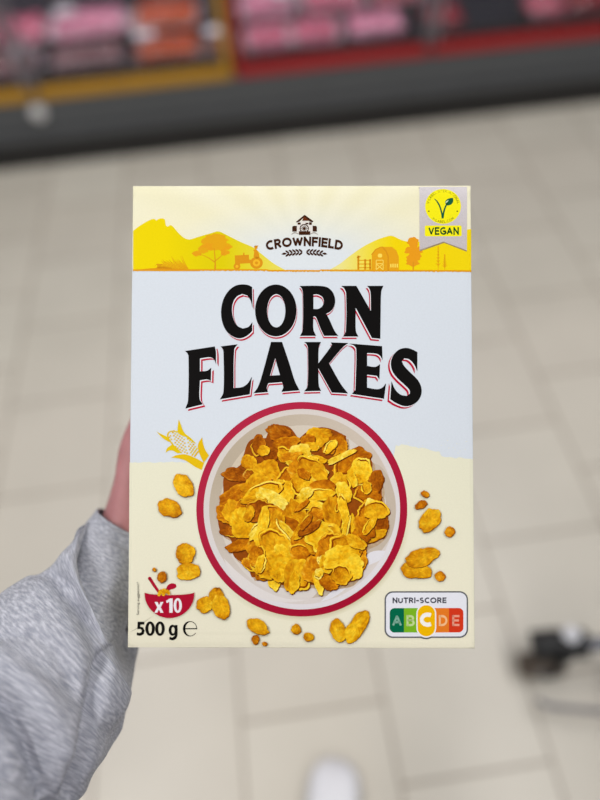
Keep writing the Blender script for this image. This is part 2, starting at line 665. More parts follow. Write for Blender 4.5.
def smooth(pts, thr=52, n=6):
    """closed outline: Catmull-Rom through the gentle points, sharp corners kept"""
    k = len(pts)
    P = [Vector((p[0], p[1])) for p in pts]
    corner = []
    for i in range(k):
        a = (P[i] - P[i - 1])
        b = (P[(i + 1) % k] - P[i])
        ang = abs(math.degrees(a.angle(b, 0)))
        corner.append(ang > thr)
    out = []
    for i in range(k):
        p1, p2 = P[i], P[(i + 1) % k]
        L = (p2 - p1).length
        m1 = (p2 - p1) if corner[i] else (p2 - P[i - 1]).normalized() * L
        m2 = (p2 - p1) if corner[(i + 1) % k] else (P[(i + 2) % k] - p1).normalized() * L
        for j in range(n):
            t = j / n
            h00 = 2 * t ** 3 - 3 * t * t + 1
            h10 = t ** 3 - 2 * t * t + t
            h01 = -2 * t ** 3 + 3 * t * t
            h11 = t ** 3 - t * t
            q = p1 * h00 + m1 * h10 + p2 * h01 + m2 * h11
            out.append((q.x, q.y))
    return out


def ell(cx, cy, rx, ry, a=0, n=48):
    ca, sa = math.cos(math.radians(a)), math.sin(math.radians(a))
    return [(cx + rx * math.cos(t) * ca - ry * math.sin(t) * sa, cy + rx * math.cos(t) * sa + ry * math.sin(t) * ca) for t in (math.tau * i / n for i in range(n))]


def rrect(x0, y0, x1, y1, r, n=8):
    out = []
    for cx, cy, a0 in ((x1 - r, y0 + r, -90), (x1 - r, y1 - r, 0), (x0 + r, y1 - r, 90), (x0 + r, y0 + r, 180)):
        for i in range(n + 1):
            a = math.radians(a0 + 90 * i / n)
            out.append((cx + r * math.cos(a), cy + r * math.sin(a)))
    return out


def stroke(pts, w, n=6):
    """open brush stroke; w = width or list of widths"""
    P = catmull([(p[0], p[1], 0) for p in pts], False, n) if len(pts) > 2 else [Vector((p[0], p[1], 0)) for p in pts]
    L, R = [], []
    for i, p in enumerate(P):
        t = (P[min(i + 1, len(P) - 1)] - P[max(i - 1, 0)]).normalized()
        nn = Vector((-t.y, t.x, 0))
        f = i / (len(P) - 1)
        if isinstance(w, (list, tuple)):
            q = f * (len(w) - 1)
            k = min(int(q), len(w) - 2)
            ww = w[k] + (w[k + 1] - w[k]) * (q - k)
        else:
            ww = w
        ww = max(ww, 0.02)
        L.append(p + nn * ww / 2)
        R.append(p - nn * ww / 2)
    return [(p.x, p.y) for p in L + R[::-1]]


def glyphs(text, bold=0.0):
    """the built-in typeface as triangles, normalised so that the box of the text is 0..1 by 0..1 (y down)"""
    cu = bpy.data.curves.new('lettering', 'FONT')
    cu.body = text
    cu.offset = bold
    cu.resolution_u = 6
    o = bpy.data.objects.new('lettering', cu)
    C.objects.link(o)
    dg = bpy.context.evaluated_depsgraph_get()
    me = o.evaluated_get(dg).to_mesh()
    me.calc_loop_triangles()
    v = [(p.co.x, p.co.y) for p in me.vertices]
    f = [tuple(t.vertices) for t in me.loop_triangles]
    o.evaluated_get(dg).to_mesh_clear()
    bpy.data.objects.remove(o)
    bpy.data.curves.remove(cu)
    x0, x1 = min(p[0] for p in v), max(p[0] for p in v)
    y0, y1 = min(p[1] for p in v), max(p[1] for p in v)
    return [((p[0] - x0) / (x1 - x0), (y1 - p[1]) / (y1 - y0)) for p in v], f


def text(art, s, fn, col, layer, bold=0.0):
    v, f = glyphs(s, bold)
    pts = [fn(*p) for p in v]
    art.tris(pts, f, [lin(col)] * len(pts), layer)


def _arc(cx, cy, rx, ry, a0, a1, n=14):
    return [(cx + rx * math.cos(math.radians(a0 + (a1 - a0) * i / n)), cy + ry * math.sin(math.radians(a0 + (a1 - a0) * i / n))) for i in range(n + 1)]


# plain sign-writer's capitals as brush strokes: width, strokes (height 0..1, y down)
CAPS = {
    'A': (.74, [[(0, 1), (.37, 0)], [(.37, 0), (.74, 1)], [(.14, .66), (.60, .66)]]),
    'B': (.58, [[(0, 0), (0, 1)], [(0, 0), (.28, 0)] + _arc(.28, .235, .24, .235, -90, 90) + [(0, .47)], [(0, .47), (.30, .47)] + _arc(.30, .735, .28, .265, -90, 90) + [(0, 1)]]),
    'C': (.68, [_arc(.46, .5, .46, .5, -58, -302, 20)]),
    'D': (.70, [[(0, 0), (0, 1)], [(0, 0), (.24, 0)] + _arc(.24, .5, .46, .5, -90, 90, 18) + [(0, 1)]]),
    'E': (.50, [[(0, 0), (0, 1)], [(0, 0), (.50, 0)], [(0, .49), (.45, .49)], [(0, 1), (.50, 1)]]),
    'F': (.48, [[(0, 0), (0, 1)], [(0, 0), (.48, 0)], [(0, .5), (.43, .5)]]),
    'G': (.74, [_arc(.46, .5, .46, .5, -55, -330, 20) + [(.72, .54)], [(.72, .54), (.44, .54)], [(.72, .54), (.72, .86)]]),
    'I': (.0, [[(0, 0), (0, 1)]]),
    'L': (.46, [[(0, 0), (0, 1)], [(0, 1), (.46, 1)]]),
    'M': (.82, [[(0, 1), (.04, 0)], [(.04, 0), (.41, .8)], [(.41, .8), (.78, 0)], [(.78, 0), (.82, 1)]]),
    'N': (.66, [[(0, 1), (0, 0)], [(0, 0), (.66, 1)], [(.66, 1), (.66, 0)]]),
    'O': (.92, [_arc(.46, .5, .46, .5, 0, 360, 30)]),
    'R': (.60, [[(0, 0), (0, 1)], [(0, 0), (.28, 0)] + _arc(.28, .265, .26, .265, -90, 90) + [(0, .53)], [(.26, .53), (.60, 1)]]),
    'S': (.54, [_arc(.28, .25, .25, .25, -40, -235, 12) + _arc(.27, .745, .27, .255, -65, 140, 14)]),
    'T': (.62, [[(0, 0), (.62, 0)], [(.31, 0), (.31, 1)]]),
    'U': (.64, [[(0, 0), (0, .66)] + _arc(.32, .66, .32, .34, 180, 0, 14) + [(.64, 0)]]),
    'V': (.70, [[(0, 0), (.35, 1)], [(.35, 1), (.70, 0)]]),
    'W': (1.02, [[(0, 0), (.26, 1)], [(.26, 1), (.51, .1)], [(.51, .1), (.76, 1)], [(.76, 1), (1.02, 0)]]),
    '-': (.30, [[(0, .58), (.30, .58)]]),
    '.': (.02, [[(0, .97), (.02, .97)]]),
    ' ': (.22, []),
}


def caps(art, word, fn, col, layer, w=0.2, gap=0.16):
    x = w / 2
    segs = []
    for ch in word:
        wd, st = CAPS[ch]
        for p in st:
            segs.append([(x + a, w / 2 + b * (1 - w)) for a, b in p])
        x += wd + gap + w
    total = x - gap - w + w / 2
    for p in segs:
        # square brush ends, lengthened a little where straight strokes meet
        P = [Vector((a, b, 0)) for a, b in p]
        if (P[0] - P[-1]).length > 1e-6:
            d0, d1 = (P[0] - P[1]).normalized(), (P[-1] - P[-2]).normalized()
            k = 0.5 * w if len(P) == 2 else 0.0
            P[0] += d0 * k * (1 if abs(d0.x * d0.y) < 0.05 else 0.35)
            P[-1] += d1 * k * (1 if abs(d1.x * d1.y) < 0.05 else 0.35)
        L, Rr = [], []
        n = len(P)
        closed = (P[0] - P[-1]).length < 1e-6
        for i in range(n):
            a = P[i - 1] if i else (P[-2] if closed else P[0])
            b = P[i + 1] if i < n - 1 else (P[1] if closed else P[-1])
            t = (b - a).normalized()
            m = Vector((-t.y, t.x, 0)) * w / 2
            L.append(P[i] + m)
            Rr.append(P[i] - m)
        pts = [fn(q.x / total, q.y) for q in L + Rr]
        art.tris(pts, [(i, i + 1, n + i + 1, n + i) for i in range(n - 1)], [lin(col)] * (2 * n), layer)


def rect_fn(x0, y0, x1, y1):
    return lambda u, v: (x0 + u * (x1 - x0), y0 + v * (y1 - y0))


# ---- carton body: thin printed card, front panel carries the ground colours
def mixc(a, b, t):
    t = max(0, min(1, t))
    return tuple(a[i] + (b[i] - a[i]) * t for i in range(3))


WHITE = (216, 223, 232)
CREAM = (236, 232, 206)


def ground(x, y):
    if y < 271:                              # pale sky with soft rays
        d = math.hypot((x - 305) / 150, (y - 262) / 62)
        base = mixc((221, 227, 232), (238, 233, 200), (d - 0.25) / 0.75)
        a = math.atan2(y - 262, x - 305)
        ray = 0.5 + 0.5 * math.sin(a * 17 + 0.6)
        return mixc(base, (247, 244, 226), 0.35 * ray * max(0, min(1, (250 - y) / 50)))
    if y > 480:
        return mixc((232, 230, 206), (240, 235, 212), (y - 480) / 167)
    return WHITE


bm = bmesh.new()
NX, NY = 100, 134
ink = bm.verts.layers.float_color.new('ink')
grid = []
for j in range(NY + 1):
    row = []
    for i in range(NX + 1):
        def ease(t):
            return t
        u = -BW / 2 + BW * i / NX
        v = -BH / 2 + BH * j / NY
        q = bm.verts.new((u, v, bow(u, v)))
        # nearest tracing unit, good enough for smooth colours
        f = 1 - (v + BH / 2) / BH
        yy = 186 + 463 * f
        xx = (133 - 5 * f) + (337.5 + 9.4 * f) * (i / NX)
        q[ink] = lin(ground(xx, yy))
        row.append(q)
    grid.append(row)
for j in range(NY):
    for i in range(NX):
        bm.faces.new((grid[j][i], grid[j][i + 1], grid[j + 1][i + 1], grid[j + 1][i]))
rim = [grid[0][i] for i in range(NX)] + [grid[j][NX] for j in range(NY)] + [grid[NY][i] for i in range(NX, 0, -1)] + [grid[j][0] for j in range(NY, 0, -1)]
prev = rim
for dz, sc in ((-0.0014, 0.0004), (-BT + 0.001, 0.0004), (-BT, -0.0008)):
    cur = []
    for v in rim:
        q = bm.verts.new((v.co.x + math.copysign(sc, v.co.x), v.co.y + math.copysign(sc, v.co.y), dz))
        f = 1 - (v.co.y + BH / 2) / BH
        q[ink] = lin((240, 236, 214) if f < 0.18 else (216, 222, 232) if f < 0.59 else CREAM)
        cur.append(q)
    for a in range(len(rim)):
        b = (a + 1) % len(rim)
        bm.faces.new((prev[b], prev[a], cur[a], cur[b]))
    prev = cur
bm.faces.new(prev)
carton = obj('carton', bm, M_CARD, cereal, True)
md = carton.modifiers.new('edges', 'EDGE_SPLIT')
md.split_angle = math.radians(50)

# lower cream ground with its ragged printed edge
art = Art()
top = []
x = 129.0
while x < 472:
    yb = 462 if x < 210 else (455 if x > 395 else 460)
    if x > 395: yb = 452 + (x - 395) * 0.10 if x > 440 else 445 + max(0, (x - 405)) * 0.2
    top.append((x, yb + 1.6 * noise.noise(Vector((x * 0.35, 3.3, 0))) + 0.9 * noise.noise(Vector((x * 1.7, 9, 0)))))
    x += 0.8
low = [(129.4, top[0][1])] + top + [(472.2, 458), (473.8, 647.8), (128.3, 646.8)]
CREAM_L = low
n0 = len(top)
pts, faces, cols = [], [], []
xs = [129.3 + (473.2 - 129.3) * i / 120 for i in range(121)]
for i, xx in enumerate(xs):
    yt = min(top, key=lambda p: abs(p[0] - xx))[1]
    for j in range(13):
        t = j / 12
        y = yt + (647.3 - yt) * t
        xq = xx + (-1.0 * t if xx < 300 else 1.4 * t) * abs(xx - 300) / 170
        pts.append((xq, y))
        cols.append(lin(mixc((232, 230, 206), (240, 235, 212), t)))
for i in range(120):
    for j in range(12):
        a = i * 13 + j
        faces += [(a, a + 1, a + 14), (a, a + 14, a + 13)]
art.tris(pts, faces, cols, 1)
for k in range(26):
    xx, yy = random.uniform(405, 468), random.uniform(440, 454)
    art.poly(ell(xx, yy, random.uniform(.25, .7), random.uniform(.2, .5), 0, 8), (232, 230, 206), 1)
art.build('cream_ground_print', M_INK, cereal)

# ---- landscape
art = Art()
YEL = (243, 212, 6)


def hillcol(x, y):
    if x < 300:
        t = (x - 200) / 90
        return mixc(mixc((238, 214, 0), (222, 204, 8), (x - 165) / 50), (236, 224, 120), (t - 0.25) * 1.2)
    t = (395 - x) / 55
    return mixc((242, 214, 6), (236, 226, 140), t)


def hill(topline, base, layer):
    # column strips so that the print can fade along the hill
    xs, x = [], topline[0][0]
    pts, faces, cols = [], [], []
    dense = [(p.x, p.y) for p in catmull([(a, b, 0) for a, b in topline], False, 6)]
    for i, (a, b) in enumerate(dense):
        for t in (0, 0.5, 1):
            y = b + (base - b) * t
            pts.append((a, y))
            cols.append(lin(hillcol(a, y)))
    for i in range(len(dense) - 1):
        for j in (0, 1):
            k = i * 3 + j
            faces += [(k, k + 1, k + 4), (k, k + 4, k + 3)]
    art.tris(pts, faces, cols, layer)


hill(tr([(19, 137), (60, 107), (110, 76), (150, 59), (168, 62), (175, 69), (190, 58), (215, 55), (230, 62), (234, 80), (238, 101), (250, 109), (270, 100), (290, 115), (320, 150), (360, 185), (400, 197), (440, 195), (480, 205), (500, 220), (560, 260), (620, 330)], 130, 210, 6.667), 270, 1)
hill(tr([(-60, 130), (0, 116), (60, 97), (120, 80), (170, 68), (220, 90), (300, 130), (380, 165), (430, 205), (500, 260), (570, 300)], 190, 220, 6), 270.4, 2)
hill(tr([(0, 297), (60, 262), (120, 215), (200, 160), (280, 120), (340, 100), (366, 96), (390, 103), (420, 118), (460, 130), (520, 132), (600, 120), (700, 95), (780, 70), (848, 54)], 330, 220, 6), 271.6, 2)
OR1, OR2 = (228, 166, 22), (220, 148, 26)
# orange field line
topl, botl = [], []
for i in range(300):
    x = 132.6 + (471.0 - 132.0) * i / 299
    yb = 270 + 1.5 * max(0, (x - 240) / 230) + (0.6 if 268 < x < 320 else 0)
    nn = noise.noise(Vector((x * 0.5, 0, 1)))
    topl.append((x, yb - 1.0 + 0.3 * nn))
    botl.append((x, yb + 0.7 + 0.9 * noise.noise(Vector((x * 0.6, 5, 1))) + 0.5 * noise.noise(Vector((x * 2.1, 5, 1)))))
for i in range(299):
    art.tris([topl[i], topl[i + 1], botl[i + 1], botl[i]], [(0, 1, 2, 3)], [lin((226, 158, 24))] * 4, 5)
art.poly(smooth([(135.5, 269.5), (156, 268), (200, 270.3), (200, 271), (135, 270.8)]), (221, 146, 20), 6)


def blob(cx, cy, rx, ry, col, layer, rough=0.25, n=26, seed=0, ang=0):
    ca, sa = math.cos(math.radians(ang)), math.sin(math.radians(ang))
    out = []
    for i in range(n):
        a = math.tau * i / n
        r = 1 + rough * noise.noise(Vector((math.cos(a) * 1.9 + seed * 5.1, math.sin(a) * 1.9, seed * 1.3))) * 1.6
        x, y = rx * r * math.cos(a), ry * r * math.sin(a)
        out.append((cx + x * ca - y * sa, cy + x * sa + y * ca))
    art.poly(out, col, layer)


# bush of grass blades
for i in range(22):
    bx = 158 + i * 1.45
    lean = (i - 6) * 0.2
    art.poly(stroke([(bx, 270), (bx - 1.5 - lean * .6, 264), (bx - 4.5 - lean * .8, 270 - random.uniform(9, 15) if 4 < i else 270 - random.uniform(3, 6))], [1.2, 0.8, 0.15]), (222, 150, 20), 4)
blob(163, 268.6, 9, 2.2, (233, 162, 22), 4, 0.2, 26, 3)
# acacia-like tree at left
for cx, cy, rx, ry, q in ((214.5, 240, 12, 5.2, 1), (208, 247, 8, 4, 2), (221, 246, 10, 4.5, 3), (197, 253.5, 4.6, 2.6, 4), (203, 250, 5, 3, 5), (224.5, 252, 4.5, 3, 6), (216, 237, 7, 3, 7), (227, 248, 3, 2, 8)):
    blob(cx, cy, rx, ry, OR1 if q % 2 else (230, 160, 24), 4 + 0.2 * q, 0.3, 30, q)
art.poly(stroke([(215, 270), (215, 260), (214, 248)], [1.7, 1.1, 0.8]), OR2, 6)
art.poly(stroke([(214.8, 262), (207, 257), (200, 254)], [1.0, 0.7, 0.4]), OR2, 6)
art.poly(stroke([(215, 261), (221, 256), (225, 252)], [1.0, 0.7, 0.4]), OR2, 6)
# tractor and driver
T = lambda p: tr(p, 190, 220, 6)
art.poly(T([(268, 212), (352, 208), (354, 236), (372, 240), (372, 258), (300, 262), (298, 268), (270, 268)]), OR2, 5)
art.poly(ell(190 + 398 / 6, 220 + 257 / 6, 38 / 6, 36 / 6), OR2, 6)
art.poly(ell(190 + 398 / 6, 220 + 257 / 6, 22 / 6, 21 / 6), (242, 184, 40), 7)
art.poly(ell(190 + 398 / 6, 220 + 257 / 6, 9 / 6, 9 / 6), OR2, 8)
art.poly(ell(190 + 281 / 6, 220 + 278 / 6, 20 / 6, 20 / 6), OR2, 6)
art.poly(ell(190 + 281 / 6, 220 + 278 / 6, 9 / 6, 9 / 6), (242, 184, 40), 7)
art.poly(T([(318, 196), (326, 196), (326, 212), (318, 212)]), OR2, 5)
art.poly(smooth(T([(380, 220), (384, 190), (378, 180), (386, 176), (400, 178), (412, 200), (416, 226), (396, 232)])), OR2, 6)
art.poly(ell(190 + 395 / 6, 220 + 164 / 6, 1.6, 1.9), OR2, 7)
art.poly(T([(384, 156), (408, 152), (409, 157), (384, 161)]), OR2, 7)
# barn, fence, trees at right
B = lambda p: tr(p, 330, 220, 6)
art.poly(B([(248, 302), (250, 212), (276, 180), (308, 163), (370, 162), (398, 185), (412, 222), (412, 306)]), (230, 164, 26), 4)
art.poly(B([(250, 212), (276, 180), (308, 163), (332, 190), (344, 222), (344, 304), (352, 304), (352, 218), (338, 184), (314, 160), (300, 162), (270, 176), (246, 208)]), (218, 146, 26), 5)
art.poly(rrect(330 + 286 / 6, 220 + 203 / 6, 330 + 312 / 6, 220 + 226 / 6, 1.6), (250, 220, 90), 6)
for a, b in (((276, 242), (318, 242)), ((276, 242), (276, 300)), ((318, 242), (318, 300)), ((276, 264), (318, 300)), ((318, 264), (276, 300)), ((276, 263), (318, 263))):
    art.poly(stroke(B([a, b]), 0.7), (250, 222, 100), 6)
for k in range(4):
    art.poly(B([(360 + k * 13, 264), (368 + k * 13, 264), (368 + k * 13, 286), (360 + k * 13, 286)]), (250, 220, 90), 6)
for k, h0 in ((163, 214), (204, 236), (234, 236)):
    art.poly(B([(k, h0), (k + 12, h0), (k + 12, 300), (k, 300)]), OR2, 4)
art.poly(B([(160, 222), (182, 216), (182, 224), (160, 230)]), OR2, 4)
for yy in (240, 262, 284):
    art.poly(B([(166, yy), (246, yy), (246, yy + 6), (166, yy + 6)]), (230, 164, 26), 4)
for cx, cy, rx, ry, q in ((413, 243, 6, 5, 11), (411, 250, 6.2, 4, 12), (414, 257, 7.2, 4.6, 13), (412, 263, 6.6, 3.6, 14), (418, 251, 5, 4, 15)):
    blob(cx, cy, rx, ry, (234, 156, 26), 4 + 0.1 * q, 0.3, 30, q)
art.poly(stroke([(413, 271.5), (413.2, 262)], 1.3), OR2, 6)
for bx, hh in ((438, 21), (444.5, 13)):
    for j in range(6):
        yy = 270 - hh * (0.25 + 0.75 * j / 5)
        w = 2.8 * (1 - j / 7)
        art.poly(smooth([(bx - w, yy - 1.4), (bx, yy + 1.6), (bx + w, yy - 1.4), (bx, yy - 0.8 - 2.2 * (j == 5))]), (236, 172, 18), 6)
    art.poly(stroke([(bx, 271), (bx, 270 - hh)], 0.7), (240, 172, 20), 6)
art.build('landscape_print', M_INK, cereal)

# ---- brand emblem with mill house
art = Art()
BR = (62, 32, 16)
Q = lambda p: tr(p, 260, 210, 6.667)
art.poly(Q([(246, 80), (296, 74), (348, 82), (352, 160), (244, 160)]), (226, 222, 216), 10)
art.poly(Q([(240, 78), (296, 32), (352, 74), (352, 82), (330, 78), (296, 44), (262, 78), (240, 84)]), BR, 12)
art.poly(Q([(296, 32), (354, 74), (352, 80), (326, 72), (280, 72)]), (104, 48, 22), 11)
art.poly(Q([(214, 112), (222, 106), (244, 106), (244, 144), (214, 144)]), BR, 12)
art.poly(Q([(350, 106), (372, 106), (378, 112), (378, 144), (350, 144)]), BR, 12)
art.poly(Q([(258, 142), (334, 142), (334, 166), (258, 166)]), BR, 12)
art.poly([ell(260 + 294 / 6.667, 210 + 124 / 6.667, 4.6, 4.6), ell(260 + 294 / 6.667, 210 + 124 / 6.667, 3.7, 3.7)[::-1]], BR, 13)
for k in range(6):
    a = math.pi * k / 6
    art.poly(stroke([(304.1 + 4.3 * math.cos(a), 228.6 + 4.3 * math.sin(a)), (304.1 - 4.3 * math.cos(a), 228.6 - 4.3 * math.sin(a))], 0.55), BR, 13)
art.poly(ell(304.1, 228.6, 1.3, 1.3, 0, 16), BR, 14)
for a, b in (((250, 84), (270, 98)), ((302, 86), (322, 96)), ((326, 82), (344, 100))):
    art.poly(Q([a, (b[0], a[1]), b, (a[0], b[1])]), BR, 12)
art.poly(stroke(Q([(206, 164), (230, 152), (258, 160)]), [0.3, 1, 0.4]), (150, 140, 132), 11)
art.poly(stroke(Q([(334, 160), (360, 152), (386, 164)]), [0.4, 1, 0.3]), (150, 140, 132), 11)


def arch(u, v):
    x = 265.8 + u * (342.6 - 265.8)
    d = (x - 304.2) / 38.4
    hgt = 9.6
    y0 = 236.6 + 4.6 * d * d
    return (x + (0.5 - v) * d * 1.6, y0 + v * hgt)


caps(art, 'CROWNFIELD', arch, BR, 13, 0.25, 0.09)
for s in (-1, 1):
    for k in range(5):
        x = 304.2 + s * (4.2 + k * 3.3)
        y = 252.2 + 0.085 * k * k
        for t in (-1, 1):
            e = ell(0, 0, 2.3, 0.95, 0, 16)
            a = math.radians(38 * t)
            art.poly([(x + s * (ex * math.cos(a) - ey * math.sin(a)) - s * 0.4, y + t * 1.55 + ex * math.sin(a) + ey * math.cos(a)) for ex, ey in e], BR, 12)
    art.poly(smooth([(304.2 + s * 17.5, 253.4), (304.2 + s * 20.5, 252.6), (304.2 + s * 23, 254.3), (304.2 + s * 20, 254.8)], 70), BR, 12)
art.build('brand_emblem', M_INK, cereal)

# ---- vegan ribbon
art = Art()
pts, faces, cols = [], [], []
GX, GY = 16, 40
for i in range(GX + 1):
    f = i / GX
    x0 = 419.2 + (467.0 - 419.2) * f
    yb = 250.8 - 8.6 * (1 - abs(2 * f - 1))
    for j in range(GY + 1):
        t = j / GY
        pts.append((x0 + 0.2 * t - 0.6 * t * f, 186.6 + (yb - 186.6) * t))
        cols.append(lin(mixc((214, 208, 212), (198, 190, 192), t * 1.3)))
for i in range(GX):
    for j in range(GY):
        a = i * (GY + 1) + j
        faces += [(a, a + 1, a + GY + 2), (a, a + GY + 2, a + GY + 1)]
art.tris(pts, faces, cols, 16)
art2 = Art()
art2.poly([(418.8, 187), (419.3, 187), (419.8, 251.6), (444, 243.2), (466.4, 252.0), (466.8, 250.8), (444, 242.2), (419.4, 250.4)], (150, 134, 96), 18)
ribbon = art.build('ribbon', M_FOIL, cereal)
ribbon['label'] = 'silvery ribbon print with yellow leaf seal'
art2.build('ribbon_edge', M_INK, ribbon)
art = Art()
SY = (246, 236, 20)
GD = (18, 92, 62)
art.poly(ell(442.8, 206.6, 17.9, 17.6, 0, 72), SY, 22)
art.poly(rrect(424.6, 225.8, 461.4, 236.6, 1.4), SY, 22)
G8 = lambda p: tr(p, 415, 182, 10)
art.poly(smooth(G8([(184, 166), (215, 185), (248, 235), (272, 310), (284, 366), (264, 370), (258, 320), (240, 255), (215, 205)])), GD, 24)
art.poly(smooth(G8([(284, 368), (266, 366), (278, 300), (298, 240), (322, 205), (330, 212), (306, 262), (292, 312)])), GD, 25)
art.poly(smooth(G8([(318, 238), (300, 214), (306, 188), (334, 168), (378, 162), (380, 196), (364, 224), (340, 236)])), GD, 25)
art.poly(smooth(G8([(304, 216), (306, 200), (334, 182), (326, 200)])), (200, 220, 190), 26)


def circ(cx, cy, r, a0, a1, hgt, inside=False):
    def fn(u, v):
        a = math.radians(a0 + (a1 - a0) * u)
        rr = r + (0.5 - v) * hgt * (-1 if inside else 1)
        return (cx + rr * math.sin(a), cy - rr * math.cos(a))
    return fn


caps(art, 'V-LABEL INTERNATIONAL', circ(442.8, 206.6, 15.5, -80, 80, 2.6), (126, 124, 24), 24, 0.16, 0.20)
caps(art, 'V-LABEL.COM', circ(442.8, 206.6, 15.5, 222, 138, 2.6, True), (126, 124, 24), 24, 0.16, 0.20)
for s in (-1, 1):
    art.poly(ell(442.8 + s * 14.2, 211.6, 0.8, 0.8, 0, 12), (120, 116, 20), 24)
caps(art, 'VEGAN', rect_fn(428.2, 227.4, 458.6, 235.2), (24, 84, 36), 24, 0.22, 0.12)
art.build('seal', M_INK, ribbon)

# ---- title lettering
art = Art()
tcrop = {
    'C': (215, 280, [[(247, 47), (222, 34), (180, 29), (135, 38), (90, 72), (55, 130), (40, 208), (50, 285), (80, 345), (125, 379), (170, 388), (215, 370), (248, 340), (248, 281), (222, 312), (185, 323), (150, 306), (126, 266), (113, 210), (120, 150), (145, 110), (180, 93), (215, 103), (238, 138), (250, 186)]]),
    'O': (215, 280, [ell(405, 203, 138, 173, 0, 40), ell(408, 205, 61, 111, 0, 32)[::-1]]),
    'R': (295, 280, [[(30, 40), (165, 40), (220, 52), (255, 90), (267, 140), (258, 182), (236, 210), (208, 226), (232, 272), (262, 338), (288, 373), (193, 373), (168, 320), (142, 254), (132, 242), (122, 244), (122, 330), (140, 373), (33, 373), (50, 335), (52, 90), (45, 60)],
                     [(122, 97), (122, 194), (158, 192), (183, 172), (191, 140), (181, 112), (152, 97)]]),
    'N': (295, 280, [[(308, 40), (408, 40), (505, 208), (503, 95), (496, 62), (480, 40), (588, 40), (574, 80), (570, 240), (568, 393), (512, 388), (404, 186), (405, 340), (422, 378), (320, 378), (338, 340), (340, 95), (330, 62)]]),
    'F': (180, 340, [[(33, 72), (232, 42), (240, 80), (240, 160), (226, 128), (200, 114), (133, 122), (133, 208), (180, 204), (208, 184), (206, 272), (180, 262), (133, 268), (131, 390), (152, 428), (36, 456), (54, 400), (57, 110), (50, 88)]]),
    'L': (180, 340, [[(270, 42), (384, 28), (362, 62), (357, 320), (415, 313), (450, 290), (479, 245), (465, 362), (266, 395), (290, 345), (290, 85), (285, 60)]]),
    'A': (250, 335, [[(140, 46), (213, 46), (262, 190), (298, 305), (330, 369), (210, 379), (222, 345), (212, 314), (122, 321), (112, 352), (120, 380), (22, 388), (50, 352), (78, 275)],
                     [(168, 155), (133, 271), (200, 267)]]),
    'K': (300, 335, [[(28, 47), (140, 47), (125, 82), (122, 190), (190, 100), (212, 68), (206, 50), (322, 54), (284, 84), (194, 190), (270, 325), (320, 390), (212, 384), (122, 222), (125, 335), (140, 373), (28, 376), (50, 340), (52, 90), (45, 65)]]),
    'E': (340, 340, [[(60, 24), (280, 42), (283, 135), (266, 106), (240, 92), (180, 88), (180, 173), (235, 180), (266, 162), (262, 264), (245, 240), (180, 232), (180, 318), (248, 329), (282, 318), (306, 290), (293, 393), (78, 360), (102, 335), (108, 62), (92, 38)]]),
    'S': (340, 340, [[(515, 82), (480, 64), (440, 54), (392, 66), (354, 104), (338, 155), (350, 212), (385, 258), (430, 300), (462, 334), (466, 358), (446, 374), (405, 366), (368, 332), (343, 276), (334, 396), (378, 424), (440, 443), (500, 424), (536, 380), (543, 325), (518, 268), (462, 212), (424, 170), (412, 142), (428, 124), (460, 130), (492, 162), (515, 210)]]),
}
for ch, (ox, oy, loops) in tcrop.items():
    L = []
    for lp in loops:
        p = tr(lp, ox, oy, 6.667)
        L.append(p if ch == 'O' else smooth(p, 40, 5))
    cx = sum(p[0] for p in L[0]) / len(L[0])
    dx = -0.026 * (cx - 302)

    def off(L, k):
        return [[(x + dx * k, y + 2.4 * k) for x, y in lp] for lp in L]
    art.poly(off(L, 1.0), (188, 22, 56), 30)
    art.poly(off(L, 0.42), (226, 230, 236), 33)
    art.poly(L, (14, 12, 12), 36)
art.build('title_lettering', M_INK, cereal)

# ---- corn cob emblem
art = Art()
K7 = lambda p: tr(p, 150, 415, 9.23)
CY = (228, 196, 12)
art.poly(smooth(K7([(60, 150), (100, 172), (150, 195), (172, 222), (180, 248), (150, 232), (115, 208)])), CY, 40)
art.poly(smooth(K7([(266, 40), (285, 85), (305, 140), (350, 205), (300, 190), (262, 165), (255, 120)])), CY, 40)
art.poly(smooth(K7([(145, 348), (158, 305), (190, 280), (208, 268), (240, 310), (290, 345), (255, 350), (215, 328), (175, 326)])), CY, 40)
art.poly(smooth(K7([(195, 390), (250, 368), (330, 362), (420, 395), (500, 440), (478, 505), (420, 478), (330, 420), (260, 398)])), (230, 190, 14), 40)
art.poly(smooth(K7([(482, 205), (490, 260), (510, 320), (545, 372), (498, 440), (470, 385), (446, 320), (446, 262)])), (228, 186, 14), 40)
outl = smooth(K7([(160, 170), (180, 148), (215, 142), (300, 160), (370, 205), (425, 262), (415, 262), (360, 222), (290, 172), (225, 152), (190, 156), (174, 172), (172, 200), (190, 235), (240, 295), (300, 350), (285, 350), (225, 295), (175, 235), (158, 200)]), 60)
art.poly(outl, CY, 41)
for r in range(6):
    for k in range(13):
        a = k / 12
        t = (r - 2.5) / 2.5
        wdt = 62 * (0.45 + 0.55 * math.sin(math.pi * min(1, a * 0.8 + 0.18)))
        bx = 195 + (432 - 195) * a
        by = 182 + (352 - 182) * a
        px, py = bx - t * wdt * -0.58, by - t * wdt * 0.81
        if (r + k) % 7 == 3: continue
        art.poly(K7(rrect(px - 8, py - 6, px + 8, py + 7, 4, 3)), (226, 200, 60) if (r * k) % 3 else (230, 186, 20), 42)
art.build('corn_cob_emblem', M_INK, cereal)

# ---- bowl picture
art = Art()
BX, BY = 301.9, 509.2


